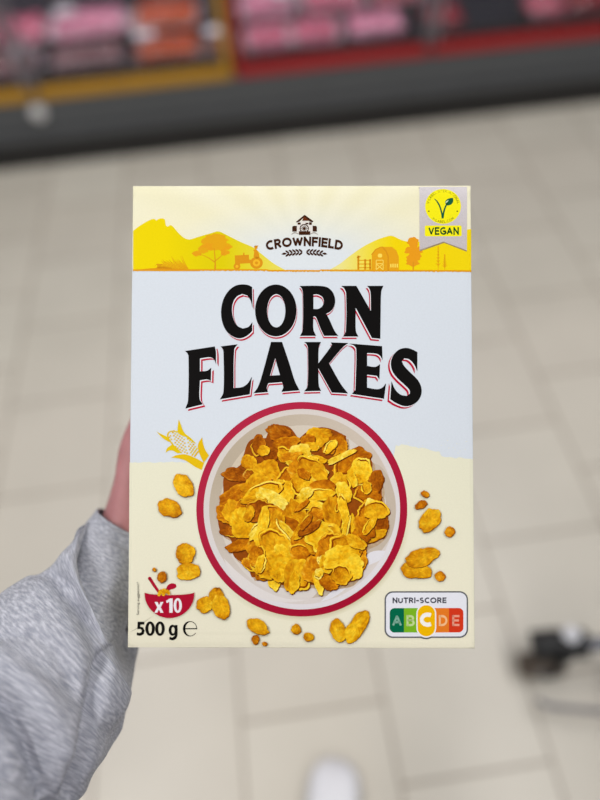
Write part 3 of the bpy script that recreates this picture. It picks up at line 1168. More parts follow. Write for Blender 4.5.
def disc(rx, ry, cf, layer, nr=10, na=96, ox=0, oy=0, r0=0.0):
    pts, faces, cols = [], [], []
    for i in range(nr + 1):
        f = r0 + (1 - r0) * i / nr
        for k in range(na):
            a = math.tau * k / na
            x, y = math.cos(a) * f, math.sin(a) * f
            pts.append((BX + ox + rx * x, BY + oy + ry * y))
            cols.append(lin(cf(x, y)))
    for i in range(nr):
        for k in range(na):
            a, b = i * na + k, i * na + (k + 1) % na
            faces += [(a, b, b + na, a + na)]
    art.tris(pts, faces, cols, layer)


def shadowc(x, y):
    r = math.hypot(x, y)
    return mixc((214, 204, 172), (228, 224, 198), (r - 0.93) / 0.07)


# soft printed shadow on the cream side only (lower half of the ring)
pts, faces, cols = [], [], []
NA = 80
for k in range(NA + 1):
    a = math.radians(-8 + 150 * k / NA)
    fade = math.sin(math.pi * k / NA)
    for i in range(5):
        t = i / 4
        r = 1.0 + 0.045 * t
        pts.append((BX + 105.2 * r * math.cos(a), BY + 107.2 * r * math.sin(a)))
        cols.append(lin(mixc((235, 231, 207), (212, 202, 170), fade * (1 - t))))
for k in range(NA):
    for i in range(4):
        a = k * 5 + i
        faces += [(a, a + 1, a + 6), (a, a + 6, a + 5)]
art.tris(pts, faces, cols, 45)
disc(105.4, 107.2, lambda x, y: mixc((162, 12, 46), (178, 38, 68), 0.5 - 0.5 * (x * .5 + y * .8) + 0.1), 48, 2, 120, r0=0.9)
disc(98.2, 100.2, lambda x, y: mixc((214, 206, 200), (226, 222, 226), 0.5 + 0.6 * (y * .8 + x * .3)), 50, 3)
disc(92.6, 95.0, lambda x, y: mixc(mixc((186, 172, 152), (205, 192, 178), 0.5 + 0.7 * x), (218, 210, 206), 0.35 + 0.75 * y + 0.15 * x), 52, 10)
disc(84, 86, lambda x, y: mixc(mixc((208, 194, 172), (214, 206, 198), 0.5 + 0.6 * x), (220, 213, 208), 0.4 + 0.7 * y), 54, 8, 96, 1.5, 2)
S4 = lambda p: tr(p, 180, 390, 2.5)
art.poly(smooth(S4([(455, 180), (500, 190), (530, 240), (540, 300), (530, 360), (505, 400), (470, 440), (420, 480), (380, 510), (330, 520), (380, 470), (440, 420), (490, 380), (515, 300), (500, 230)])), (196, 182, 166), 56)
art.poly(smooth(S4([(470, 410), (490, 402), (515, 402), (500, 425), (470, 440), (440, 470), (410, 500), (380, 520), (350, 530), (400, 485), (445, 445)])), (226, 224, 230), 57)
art.poly(smooth(S4([(110, 420), (145, 455), (200, 495), (260, 520), (320, 525), (260, 530), (190, 515), (130, 465)])), (226, 220, 218), 57)
bowl = art.build('bowl_picture', M_INK, cereal)
bowl['label'] = 'printed bowl with crimson rim and milk'

# ---- flakes of the picture
art = Art()
S4p = lambda x, y: (180 + x / 2.5, 390 + y / 2.5)
pile = [(215, 120), (228, 86), (272, 92), (296, 122), (330, 97), (370, 95), (415, 115), (418, 152), (440, 158), (478, 175), (482, 212), (502, 232), (505, 270), (516, 310), (516, 350), (490, 378), (460, 396), (455, 440), (430, 478), (395, 488), (352, 490), (312, 485), (280, 488), (245, 485), (215, 468), (180, 468), (165, 438), (135, 415), (128, 375), (102, 355), (95, 300), (108, 262), (112, 212), (150, 188), (158, 165), (176, 125)]
art.poly(smooth([S4p(x + 7, y + 9) for x, y in pile], 60), (186, 160, 130), 60)
art.poly(smooth([S4p(*p) for p in pile], 60), (146, 72, 10), 62)
LAY = [64.0]
PAL = {'y': ((252, 214, 52), (228, 162, 6)), 'g': ((244, 190, 28), (204, 130, 2)), 'o': ((228, 152, 12), (174, 92, 0)), 'd': ((190, 106, 6), (128, 58, 0)), 'p': ((254, 230, 104), (234, 184, 24))}


def flake(art, cx, cy, rx, ry, ang, kind, seed, scale=1.0, curl=0.0, jag=0.16, dark=True):
    """one printed corn flake: an uneven oval with blistered tone, lit rim and brown underside edge"""
    hi, lo = PAL[kind]
    ca, sa = math.cos(math.radians(ang)), math.sin(math.radians(ang))
    NA, NR = 40, 8
    LAY[0] += 1.0

    def outline(a):
        n1 = noise.noise(Vector((math.cos(a) * 1.3, math.sin(a) * 1.3, seed * 2.17)))
        n2 = noise.noise(Vector((math.cos(a) * 4.2, math.sin(a) * 4.2, seed * 1.31 + 9)))
        return 1 + jag * 1.5 * n1 + jag * 0.7 * n2

    def place(x, y):
        return (cx + x * ca - y * sa, cy + x * sa + y * ca)
    if dark:
        pts, faces = [(cx, cy)], []
        for k in range(NA):
            a = math.tau * k / NA
            r = outline(a)
            x, y = place(rx * r * math.cos(a), ry * r * math.sin(a))
            pts.append((x + 0.75 * scale, y + 1.15 * scale))
            faces.append((0, k + 1, (k + 1) % NA + 1))
        art.tris(pts, faces, [lin((98, 44, 2))] * len(pts), LAY[0])
        LAY[0] += 1.0
    pts, faces, cols = [(cx, cy)], [], []

    pale = 0.34 if seed >= 200 and seed < 300 else 0.0

    def tone(x, y, f, a):
        wx, wy = x - cx, y - cy
        n1 = noise.noise(Vector((x * 0.20, y * 0.20, seed * 3.3)))
        n2 = noise.noise(Vector((x * 0.62, y * 0.62, seed * 1.9)))
        n3 = noise.noise(Vector((x * 1.5, y * 1.5, seed * 0.7)))
        d = (wx * math.cos(seed * 1.7 - 1.2) + wy * math.sin(seed * 1.7 - 1.2)) / max(rx, ry)
        t = 0.44 + 0.24 * math.sin(seed * 2.3) - 0.36 * d + 0.50 * n1 + 0.50 * n2 + 0.50 * n3
        t += pale * (0.75 - f) * (1 + noise.noise(Vector((x * 0.3, y * 0.3, seed)))) - (0.18 if pale and f > 0.9 else 0)
        if f > 0.86 and not pale:
            t += 0.28 * (1 if math.sin(a + seed) > -0.3 else -0.6)
        elif curl and f > 0.5:
            t -= curl
        c = mixc(lo, hi, t)
        if t > 1.0: c = mixc(c, (255, 240, 130), (t - 1.0) * 0.8)
        if t < 0: c = mixc(c, (120, 56, 4), -t * 0.9)
        return c
    cols.append(lin(tone(cx, cy, 0, 0)))
    for i in range(1, NR + 1):
        f = i / NR
        for k in range(NA):
            a = math.tau * k / NA
            r = outline(a) * f
            x, y = place(rx * r * math.cos(a), ry * r * math.sin(a))
            pts.append((x, y))
            cols.append(lin(tone(x, y, f, a)))
    for k in range(NA):
        faces.append((0, 1 + k, 1 + (k + 1) % NA))
    for i in range(NR - 1):
        for k in range(NA):
            a, b = 1 + i * NA + k, 1 + i * NA + (k + 1) % NA
            faces.append((a, b, b + NA, a + NA))
    art.tris(pts, faces, cols, LAY[0])
    if dark and (curl or (seed * 7) % 3 == 0) and seed < 200:
        # a curled-up edge: bright rolled lip with the brown hollow inside it
        a0 = seed * 2.4
        span = 1.6 + (seed % 5) * 0.3
        for q, (f, w, c) in enumerate(((0.80, 1.9, (134, 62, 0)), (0.93, 1.7, PAL['y'][0] if kind in 'god' else PAL['p'][0]))):
            LAY[0] += 0.6
            path = []
            for k in range(12):
                a = a0 + span * k / 11
                r = outline(a) * f
                path.append(place(rx * r * math.cos(a), ry * r * math.sin(a)))
            st = stroke(path, [0.1, w, w * 0.8, 0.1], 3)
            art.poly(st, c if q == 0 else mixc(c, hi, 0.35), LAY[0])


FL = [  # x, y, rx, ry, turn, tone, hollow   (units of the traced bowl)
    (250, 108, 34, 20, 15, 'd', 0), (262, 132, 34, 17, -8, 'o', 0), (196, 140, 20, 26, 10, 'd', 0), (345, 118, 32, 24, -12, 'g', 0), (320, 128, 18, 20, 40, 'o', 0),
    (394, 137, 24, 26, 20, 'o', 0), (372, 150, 16, 12, 0, 'o', 0), (172, 180, 22, 17, 30, 'g', 0), (140, 211, 34, 17, 5, 'd', 0), (178, 212, 20, 16, 0, 'd', 0),
    (225, 158, 24, 18, 10, 'd', 0), (262, 165, 17, 24, -35, 'g', 0), (300, 160, 30, 24, -20, 'p', 0), (290, 185, 26, 10, 5, 'p', 0),
    (430, 180, 52, 30, -28, 'o', .35), (452, 198, 26, 30, 10, 'y', .1), (455, 222, 32, 14, -5, 'y', 0), (488, 232, 20, 32, 15, 'd', 0), (468, 262, 34, 22, 12, 'o', 0),
    (400, 168, 40, 8, -26, 'p', 0), (345, 172, 24, 8, 15, 'y', 0),
    (480, 292, 26, 18, 20, 'y', 0), (472, 318, 34, 40, 10, 'o', 0), (505, 335, 16, 36, 5, 'd', 0), (490, 300, 30, 24, 0, 'g', 0), (484, 366, 34, 14, -20, 'g', 0),
    (135, 262, 40, 22, -28, 'o', 0), (120, 310, 30, 24, 20, 'o', 0), (140, 312, 36, 30, 60, 'g', 0), (124, 354, 24, 13, 5, 'd', 0), (150, 385, 38, 15, -20, 'o', 0),
    (200, 385, 34, 40, 25, 'o', 0), (180, 435, 26, 16, 20, 'o', 0), (205, 458, 20, 18, 0, 'o', 0), (235, 478, 14, 24, -8, 'y', 0),
    (218, 210, 36, 34, 15, 'g', .2), (190, 238, 42, 24, -30, 'g', 0), (270, 222, 26, 34, 30, 'o', 0), (318, 205, 50, 30, 20, 'o', 0), (330, 200, 44, 26, 35, 'g', 0),
    (262, 252, 24, 30, -20, 'y', 0), (205, 256, 56, 22, -18, 'y', .2), (230, 275, 50, 24, 38, 'p', 0), (162, 330, 40, 38, 20, 'y', 0), (306, 232, 32, 28, 0, 'g', .2),
    (403, 238, 22, 34, -10, 'g', 0), (402, 262, 26, 30, 10, 'y', 0), (360, 250, 34, 24, 10, 'o', 0), (345, 262, 42, 17, -8, 'y', .15), (318, 286, 48, 13, 8, 'y', 0),
    (200, 300, 34, 30, -10, 'd', .1), (232, 318, 34, 32, 10, 'o', 0), (292, 318, 26, 46, -32, 'g', 0), (340, 310, 24, 20, 0, 'o', 0), (385, 312, 26, 46, -18, 'g', .1),
    (410, 300, 12, 42, -12, 'y', 0), (436, 352, 9, 44, -8, 'y', 0), (414, 345, 8, 36, 14, 'y', 0), (460, 345, 20, 34, -30, 'o', 0),
    (258, 345, 50, 30, 20, 'o', .25), (230, 350, 52, 28, -60, 'g', .3), (268, 352, 42, 10, 48, 'p', 0), (205, 345, 14, 46, 12, 'y', 0), (292, 372, 42, 10, -42, 'p', 0),
    (240, 388, 34, 50, -38, 'g', .15), (258, 415, 20, 34, -30, 'y', 0), (312, 385, 34, 46, 15, 'o', .1), (300, 405, 26, 24, 0, 'o', 0),
    (212, 435, 42, 34, 40, 'g', 0), (250, 446, 34, 36, -10, 'y', 0), (195, 415, 20, 26, 20, 'o', 0),
    (360, 378, 46, 48, 10, 'g', .2), (350, 368, 36, 40, 20, 'y', .35), (378, 398, 40, 44, 15, 'o', .15), (296, 462, 34, 42, 15, 'g', .35), (285, 478, 14, 30, 10, 'y', 0),
    (340, 448, 34, 34, -30, 'o', 0), (366, 432, 18, 26, 0, 'y', 0), (345, 480, 12, 30, -20, 'y', 0), (375, 482, 24, 18, 20, 'o', 0), (450, 420, 18, 34, 12, 'o', 0),
    (412, 400, 46, 34, 20, 'g', 0), (406, 418, 48, 34, -10, 'y', 0), (425, 445, 38, 32, -20, 'y', 0), (402, 462, 26, 26, 0, 'g', 0),
    (440, 380, 30, 14, 30, 'g', 0), (322, 345, 10, 34, 60, 'd', 0),
]
rnd = random.Random(21)
FL2 = []
for n, q in enumerate(FL):
    FL2.append(q)
    if n > 3 and n % 2 == 0:
        a = rnd.uniform(0, math.tau)
        x, y = q[0] + math.cos(a) * q[2] * 0.8, q[1] + math.sin(a) * q[3] * 0.8
        if math.hypot((x - 306) / 190, (y - 292) / 180) < 0.97:
            FL2.append((x, y, rnd.uniform(14, 28), rnd.uniform(6, 15), rnd.uniform(-80, 80), rnd.choice('yggopo'), rnd.choice((0, 0.2))))
for i, (x, y, rx, ry, a, k, cu) in enumerate(FL2):
    px, py = S4p(x, y)
    flake(art, px, py, rx / 2.5, ry / 2.5, a, k, i + 1, 1.0, cu, 0.2)
tag(art.build('flakes_in_bowl_picture', M_FLAKE, bowl), 'heap of golden flakes printed in the bowl')

# loose flakes printed on the cream ground
art = Art()
S5 = lambda x, y: (140 + x / 4.444, 460 + y / 4.444)
S6 = lambda x, y: (230 + x / 3.75, 590 + y / 3.75)
S7 = lambda x, y: (390 + x / 6.667, 480 + y / 6.667)
loose = [(S5(194, 112), 56, 38, 60, 'g', 4.444), (S5(134, 211), 56, 36, 26, 'g', 4.444), (S5(204, 415), 46, 40, -70, 'g', 4.444), (S5(214, 494), 54, 32, -5, 'g', 4.444),
         (S5(100, 515), 22, 26, 10, 'o', 4.444), (S5(66, 484), 9, 8, 0, 'o', 4.444),
         (S5(292, 640), 42, 34, -25, 'g', 4.444), (S5(340, 598), 32, 34, 0, 'g', 4.444), (S5(362, 652), 38, 54, -15, 'g', 4.444),
         (S6(106, 137), 46, 26, 28, 'g', 3.75), (S6(97, 184), 14, 17, 0, 'o', 3.75), (S6(131, 199), 10, 8, 0, 'o', 3.75), (S6(249, 145), 18, 18, 0, 'g', 3.75), (S6(295, 174), 20, 16, 0, 'g', 3.75),
         (S6(408, 150), 28, 42, -15, 'g', 3.75), (S6(474, 136), 66, 32, -52, 'y', 3.75),
         (S7(262, 272), 88, 60, -48, 'g', 6.667), (S7(232, 94), 28, 20, 15, 'o', 6.667), (S7(205, 164), 44, 24, -25, 'o', 6.667), (S7(394, 344), 34, 34, 30, 'o', 6.667),
         (S7(178, 598), 100, 54, 5, 'g', 6.667), (S7(206, 512), 118, 60, -20, 'g', 6.667), (S7(332, 640), 34, 32, 0, 'o', 6.667)]
for i, (p, rx, ry, a, k, s) in enumerate(loose):
    art = Art()
    rx, ry = rx / s * 1.0, ry / s * 1.05
    LAY[0] += 0.3
    for q in range(3):
        e = ell(p[0] + 1.0, p[1] + 1.2, rx * (1.07 - 0.05 * q), ry * (1.09 - 0.05 * q), a, 28)
        art.poly(e, [(229, 225, 200), (221, 215, 188), (204, 195, 164)][q], 58 + q)
    flake(art, p[0], p[1], rx, ry, a, k, 200 + i, 0.5, 0, 0.16)
    art.build('printed_flake' if rx * s > 23 else 'printed_crumb', M_FLAKE, cereal)

# ---- portion emblem, weight, note
art = Art()
E5 = lambda p: tr(p, 130, 560, 7.5)
RD = (176, 14, 48)
arc = [(112, 240)] + [(300 - 186 * math.cos(math.pi * i / 24) * (1 if True else 1), 246 + 184 * math.sin(math.pi * i / 24)) for i in range(0, 25)] + [(488, 240)]
lip = [(450, 250), (400, 255), (300, 259), (200, 255), (150, 250)]
art.poly(stroke(E5([(150, 136), (182, 186), (222, 244)]), [3.2, 3.0, 2.4]), RD, 70)
art.poly(ell(130 + 150 / 7.5, 560 + 136 / 7.5, 1.75, 1.75), RD, 70)
art.poly(smooth(E5([(262, 246), (276, 204), (292, 182), (320, 172), (346, 180), (350, 200), (330, 214), (300, 222), (284, 246)])), RD, 71)
for k, (x, y) in enumerate(((240, 228), (262, 222), (290, 236), (258, 242), (226, 244))):
    flake(art, 130 + x / 7.5, 560 + y / 7.5, 2.6, 2.0, 30 * k, 'g', 300 + k, 0.3, 0, 0.2, False)
art.poly(E5(arc + lip), RD, 350)
IV = (240, 236, 240)
art.poly(E5([(188, 309), (211, 309), (222, 334), (234, 309), (255, 309), (235, 349), (256, 390), (233, 390), (221, 365), (209, 390), (186, 390), (209, 350)]), IV, 356)
art.poly(E5([(274, 301), (303, 283), (324, 283), (324, 390), (299, 390), (299, 308), (280, 318)]), IV, 356)
art.poly([E5(ell(362, 336, 31, 55)), E5(ell(362, 336, 11, 38))[::-1]], IV, 356)
art.build('portion_emblem', M_INK, cereal)
art = Art()
BK = (22, 20, 18)
art.poly(smooth(E5([(60, 460), (110, 460), (109, 481), (80, 481), (78, 497), (100, 502), (113, 528), (103, 554), (78, 565), (52, 560), (54, 540), (74, 545), (89, 536), (90, 524), (80, 514), (57, 516)]), 40), BK, 76)
for cx in (153, 227):
    art.poly([E5(ell(cx, 512, 36, 54)), E5(ell(cx, 512, 13, 36))[::-1]], BK, 76)
art.poly([E5(ell(321, 524, 29, 41)), E5(ell(325, 524, 12, 25))[::-1]], BK, 76)
art.poly(smooth(E5([(336, 485), (358, 485), (358, 560), (348, 588), (322, 599), (296, 593), (300, 573), (320, 579), (336, 567), (337, 545)]), 40), BK, 77)
# estimated sign
cx, cy = 130 + 452 / 7.5, 560 + 513 / 7.5
eo = [(cx + 7.1 * math.cos(a), cy + 7.6 * math.sin(a)) for a in [math.radians(-2 - (360 - 38) * i / 60) for i in range(61)]]
eo_w = [0.5 + 1.5 * abs(math.sin(math.radians((360 - 38) * i / 60 + 20) / 2)) ** 1.5 for i in range(61)]
P = []
for i, p in enumerate(eo):
    w = 0.6 + 1.9 * max(0, math.cos(math.radians((322) * i / 60 - 175))) ** 1.0
    P.append((p, w))
Lp = [(p[0] + (cx - p[0]) / 7.4 * 0 , p[1]) for p, w in P]
Rp = [(p[0] + (cx - p[0]) / 7.4 * w, p[1] + (cy - p[1]) / 7.4 * w) for p, w in P]
art.poly(Lp + Rp[::-1], (22, 20, 18), 76)
art.poly([(cx - 6.5, cy - 0.55), (cx + 7.1, cy - 0.55), (cx + 7.1, cy + 0.5), (cx - 6.5, cy + 0.5)], (22, 20, 18), 77)
art.build('weight_lettering', M_INK, cereal)
art = Art()
text(art, 'Serving suggestion*', lambda u, v: (136.8 + v * 3.4, 614.5 - u * 33), (96, 92, 84), 76, 0.0)
art.build('serving_note', M_INK, cereal)

# ---- nutrition badge
art = Art()
N6 = lambda x, y: (380 + x / 6.316, 585 + y / 6.316)


def nr(x0, y0, x1, y1, r):
    a, b = N6(x0, y0), N6(x1, y1)
    return rrect(a[0], a[1], b[0], b[1], r / 6.316)


GR = (88, 90, 98)
art.poly(nr(30, 40, 556, 334, 52), GR, 80)
art.poly(nr(222, 120, 362, 342, 68), GR, 80)
art.poly(nr(38.5, 48.5, 547.5, 325.5, 45), (232, 233, 242), 83)
art.poly(nr(230, 118, 354, 333, 60), (232, 233, 242), 84)
cells = [(62, 152, (0, 104, 72)), (152, 240, (124, 182, 36)), (340, 436, (232, 124, 36)), (436, 527, (214, 56, 28))]
for x0, x1, c in cells:
    if x0 == 62:
        pts = nr(62, 146, 200, 300, 30)
        pts = [(min(p[0], N6(152, 0)[0]), p[1]) for p in pts]
    elif x1 == 527:
        pts = nr(380, 146, 527, 300, 30)
        pts = [(max(p[0], N6(436, 0)[0]), p[1]) for p in pts]
    else:
        pts = [N6(x0, 146), N6(x1, 146), N6(x1, 300), N6(x0, 300)]
    art.poly(pts, c, 86)
art.poly(nr(230, 120, 356, 332, 62), (240, 240, 246), 90)
art.poly(nr(238, 128, 348, 324, 54), (243, 186, 0), 93)
for s, x0, x1, c in (('A', 78, 138, (130, 178, 158)), ('B', 168, 220, (196, 220, 150)), ('D', 372, 426, (246, 192, 140)), ('E', 456, 502, (240, 160, 136))):
    a, b = N6(x0, 190), N6(x1, 260)
    caps(art, s, rect_fn(a[0], a[1], b[0], b[1]), c, 90 if s in 'BD' else 89, 0.2)
a, b = N6(252, 174), N6(332, 264)
caps(art, 'C', rect_fn(a[0], a[1], b[0], b[1]), (246, 244, 238), 97, 0.29)
a, b = N6(80, 79), N6(420, 115)
caps(art, 'NUTRI-SCORE', rect_fn(a[0], a[1], b[0], b[1]), (70, 70, 82), 97, 0.235, 0.12)
art.build('nutrition_badge', M_INK, cereal)

# crease lines of the card
art = Art()
art.poly(stroke([(130.5, 631.5), (137, 628), (146, 620.5), (154, 615)], [0.2, 0.55, 0.4, 0.1]), (176, 172, 150), 66)
art.build('crease_mark', M_INK, cereal)

# ------------------------------------------------------------------ the person holding the box
person = empty('person', (-0.06, -0.22, 0), 'person in grey sweatshirt and white trainers holding up the corn flakes box', 'person')
PO = Vector((-0.06, -0.22, 0))


def skin_mesh(name, verts, edges, m, parent, root=0, sub=2):
    """verts: (position, radius) ; a limb graph grown into one continuous surface"""
    me = bpy.data.meshes.new(name)
    me.from_pydata([Vector(v[0]) - PO for v in verts], edges, [])
    o = link(name, me, m, parent)
    md = o.modifiers.new('skin', 'SKIN')
    md.use_smooth_shade = True
    md.branch_smoothing = 0.6
    lay = me.skin_vertices[0] if me.skin_vertices else None
    if lay is None:
        bm = bmesh.new()
        bm.from_mesh(me)
        bm.verts.layers.skin.verify()
        bm.to_mesh(me)
        bm.free()
        lay = me.skin_vertices[0]
    for i, v in enumerate(verts):
        r = v[1]
        lay.data[i].radius = r if isinstance(r, tuple) else (r, r)
        lay.data[i].use_root = (i == root)
    s = o.modifiers.new('smooth', 'SUBSURF')
    s.levels = sub
    s.render_levels = sub
    return o


WR = camp(126, 540, 0.510)
EL = camp(-60, 860, 0.380)
SH = Vector((-0.235, -0.19, 1.27))
V, E = [], []


def av(p, r, prev=None):
    V.append((p, r))
    if prev is not None:
        E.append((prev, len(V) - 1))
    return len(V) - 1


pel = av((-0.06, -0.24, 0.88), (0.13, 0.10))
bel = av((-0.06, -0.25, 1.02), (0.12, 0.09), pel)
che = av((-0.06, -0.25, 1.20), (0.13, 0.095), bel)
nec = av((-0.06, -0.24, 1.355), 0.052, che)
jaw = av((-0.06, -0.215, 1.43), 0.062, nec)
cra = av((-0.06, -0.235, 1.52), 0.088, jaw)
cro = av((-0.06, -0.25, 1.575), 0.065, cra)
nos = av((-0.06, -0.128, 1.485), 0.013, jaw)
for s in (-1, 1):
    av((-0.06 + s * 0.090, -0.24, 1.495), (0.008, 0.02), cra)
    hip = av((-0.06 + s * 0.09, -0.24, 0.82), 0.085, pel)
    kne = av((-0.06 + s * 0.09, -0.215, 0.46), 0.055, hip)
    ank = av((-0.06 + s * 0.08, -0.24, 0.10), 0.036, kne)
    av((-0.06 + s * 0.075, -0.12, 0.05), 0.030, ank)
# right arm hanging down
sh = av((0.105, -0.245, 1.27), 0.055, che)
e1 = av((0.165, -0.26, 1.01), 0.042, sh)
w1 = av((0.175, -0.20, 0.80), (0.028, 0.02), e1)
p1 = av((0.175, -0.19, 0.735), (0.014, 0.036), w1)
for k, (dy, l) in enumerate(((0.032, 0.062), (0.011, 0.072), (-0.011, 0.066), (-0.03, 0.052))):
    a = av((0.175, -0.19 + dy, 0.705), 0.010, p1)
    b = av((0.170, -0.19 + dy * 1.1, 0.705 - l * 0.6), 0.009, a)
    av((0.158, -0.19 + dy * 1.1, 0.705 - l), 0.007, b)
a = av((0.160, -0.152, 0.745), 0.012, p1)
av((0.150, -0.132, 0.71), 0.009, a)
# left arm, reaching forward to the box
sl = av(SH, 0.055, che)
ml = av((SH + EL) / 2 + Vector((-0.004, 0, -0.01)), 0.046, sl)
el = av(EL, 0.042, ml)
fa = av(EL * 0.55 + WR * 0.45, 0.033, el)
wr = av(WR, 0.0295, fa)
pa = av(camp(131, 493, 0.519), 0.0265, wr)
pb = av(camp(166, 468, 0.535), (0.030, 0.016), pa)
pm = av(camp(186, 440, 0.537), (0.036, 0.013), pb)
# thumb lying up the side of the box
t2 = av(camp(138, 444, 0.518), 0.0160, pa)
t3 = av(camp(148, 410, 0.520), 0.011, t2)
av(camp(166, 378, 0.523), 0.008, t3)
for (x0, y0), (x1, y1), (x2, y2), (x3, y3) in (
        ((180, 404), (186, 366), (192, 338), (196, 314)),
        ((202, 408), (216, 366), (226, 336), (233, 312)),
        ((219, 420), (242, 384), (258, 358), (268, 338)),
        ((230, 438), (256, 412), (272, 394), (284, 380))):
    a = av(camp(x0, y0, 0.536), 0.0105, pm)
    b = av(camp(x1, y1, 0.535), 0.0095, a)
    c = av(camp(x2, y2, 0.530), 0.0088, b)
    av(camp(x3, y3, 0.526), 0.0072, c)
body = skin_mesh('body', V, E, M_SKIN, person, pel)

# sweatshirt: trunk and right sleeve, then the left sleeve with its folds
VT = [((-0.06, -0.24, 0.84), (0.155, 0.125)), ((-0.06, -0.25, 1.02), (0.15, 0.118)), ((-0.06, -0.25, 1.20), (0.155, 0.118)), ((-0.06, -0.245, 1.33), 0.070),
      ((0.105, -0.245, 1.265), 0.07), ((0.168, -0.262, 1.01), 0.06), ((0.177, -0.20, 0.815), 0.042), ((-0.225, -0.235, 1.265), 0.07)]
hoodie = skin_mesh('sweatshirt', VT, [(0, 1), (1, 2), (2, 3), (2, 4), (4, 5), (5, 6), (2, 7)], mat('grey_marl_trunk', (172, 174, 183), 0.95, 0, 300, 0.2, 0.3, 700), person)
hoodie['label'] = 'grey marl sweatshirt'

CZ = Vector((RC[0][2], RC[1][2], RC[2][2]))
cuff_def = [
    (98, 508, 160, 544, 0.511, 0.030),
    (93, 514, 159, 551, 0.510, 0.033),
    (84, 527, 153, 566, 0.507, 0.036),
    (76, 546, 146, 586, 0.500, 0.037),
    (68, 566, 137, 606, 0.492, 0.037),
    (62, 583, 127, 622, 0.485, 0.037),
    (56, 604, 124, 648, 0.478, 0.037),
    (52, 628, 118, 672, 0.470, 0.037),
]
rings_def = [  # left edge, right edge in the photo, depth of the axis, thickness
    (92, 536, 128, 640, 0.487, 0.031),
    (91, 522, 132, 645, 0.488, 0.036),
    (84, 527, 135, 655, 0.484, 0.040),
    (72, 543, 135, 668, 0.478, 0.043),
    (54, 564, 132, 684, 0.470, 0.046),
    (30, 577, 128, 702, 0.462, 0.049),
    (2, 594, 121, 722, 0.452, 0.052),
    (-26, 626, 111, 745, 0.441, 0.054),
    (-58, 668, 97, 772, 0.425, 0.056),
    (-92, 718, 78, 805, 0.407, 0.056),
    (-125, 770, 50, 850, 0.390, 0.056),
]
NR = 96


def cloth_tube(name, defs, tail, foldfn, open_to_lens=False):
    frames = []
    for lx, ly, rx, ry, d, th in defs:
        Lp_, Rp_ = camp(lx, ly, d), camp(rx, ry, d)
        frames.append(((Lp_ + Rp_) / 2, (Rp_ - Lp_) / 2, th))
    frames += tail
    ctr = catmull([f[0] for f in frames], False, 8)
    rgt = catmull([f[1] for f in frames], False, 8)
    thk = catmull([(f[2], 0, 0) for f in frames], False, 8)
    rings, UVs, dist = [], [], 0.0
    for i, c in enumerate(ctr):
        t = (ctr[min(i + 1, len(ctr) - 1)] - ctr[max(i - 1, 0)]).normalized()
        r = rgt[i]
        b = r.cross(t).normalized()
        if b.dot(CZ) < 0 and i < 80:
            b = -b
        if open_to_lens and i < 40:
            k = clamp01((i - 8) / 30)
            b = (b * k + (CZ - r.normalized().cross(CZ) * -0.0 - LEFTW * 0.30) * (1 - k)).normalized()
        if i:
            dist += (c - ctr[i - 1]).length
        ring, uvr = [], []
        for q in range(NR + 1):
            an = math.tau * q / NR
            ca, sa = math.cos(an), math.sin(an)
            ex = math.copysign(abs(ca) ** 0.9, ca)
            ey = math.copysign(abs(sa) ** 0.9, sa)
            p = c + r * ex + b * (thk[i].x * ey)
            ring.append(p + (r.normalized() * ca + b * sa) * foldfn(dist, an, p))
            uvr.append((q / NR * 0.28, dist))
        rings.append(ring)
        UVs.append(uvr)
    me = bpy.data.meshes.new(name)
    vv = [p - PO for r in rings for p in r[:NR]]
    ff, fu = [], []
    for i in range(len(rings) - 1):
        for q in range(NR):
            q2 = (q + 1) % NR
            ff.append((i * NR + q, i * NR + q2, (i + 1) * NR + q2, (i + 1) * NR + q))
            fu += [UVs[i][q], UVs[i][q + 1], UVs[i + 1][q + 1], UVs[i + 1][q]]
    me.from_pydata(vv, [], ff)
    uvl = me.uv_layers.new(name='UVMap')
    uvl.data.foreach_set('uv', [k for p in fu for k in p])
    for p in me.polygons:
        p.use_smooth = True
    o = link(name, me, M_MARL, hoodie)
    md = o.modifiers.new('cloth', 'SOLIDIFY')
    md.thickness = 0.002
    md.offset = -1
    md = o.modifiers.new('smooth', 'SUBSURF')
    md.levels = 1
    md.render_levels = 1
    return o


def clamp01(v):
    return max(0.0, min(1.0, v))


LEFTW = Vector((RC[0][0], RC[1][0], RC[2][0]))
CREASES = [   # creases (and bulges, negative) of the sleeve: depth, half width, course traced on the cloth
    (0.0190, 9, [(-20, 690), (5, 702), (28, 738), (50, 790), (58, 830)]),
    (0.0085, 8, [(55, 578), (81, 611), (95, 642), (100, 668)]),
    (0.0120, 5.5, [(126, 642), (108, 656), (96, 674), (87, 712), (81, 750), (74, 800)]),
    (0.0035, 4, [(36, 574), (56, 572), (72, 584), (84, 618)]),
    (-0.0070, 18, [(-10, 648), (40, 690), (66, 750)]),
    (-0.0030, 8, [(70, 560), (96, 606), (112, 640)]),
    (0.0030, 6, [(0, 640), (30, 632), (55, 648), (72, 690)]),
]


def line_dist(x, y, path):
    best = 1e9
    for (x0, y0), (x1, y1) in zip(path, path[1:]):
        dx, dy = x1 - x0, y1 - y0
        t = max(0, min(1, ((x - x0) * dx + (y - y0) * dy) / (dx * dx + dy * dy)))
        best = min(best, math.hypot(x - x0 - dx * t, y - y0 - dy * t))
    return best


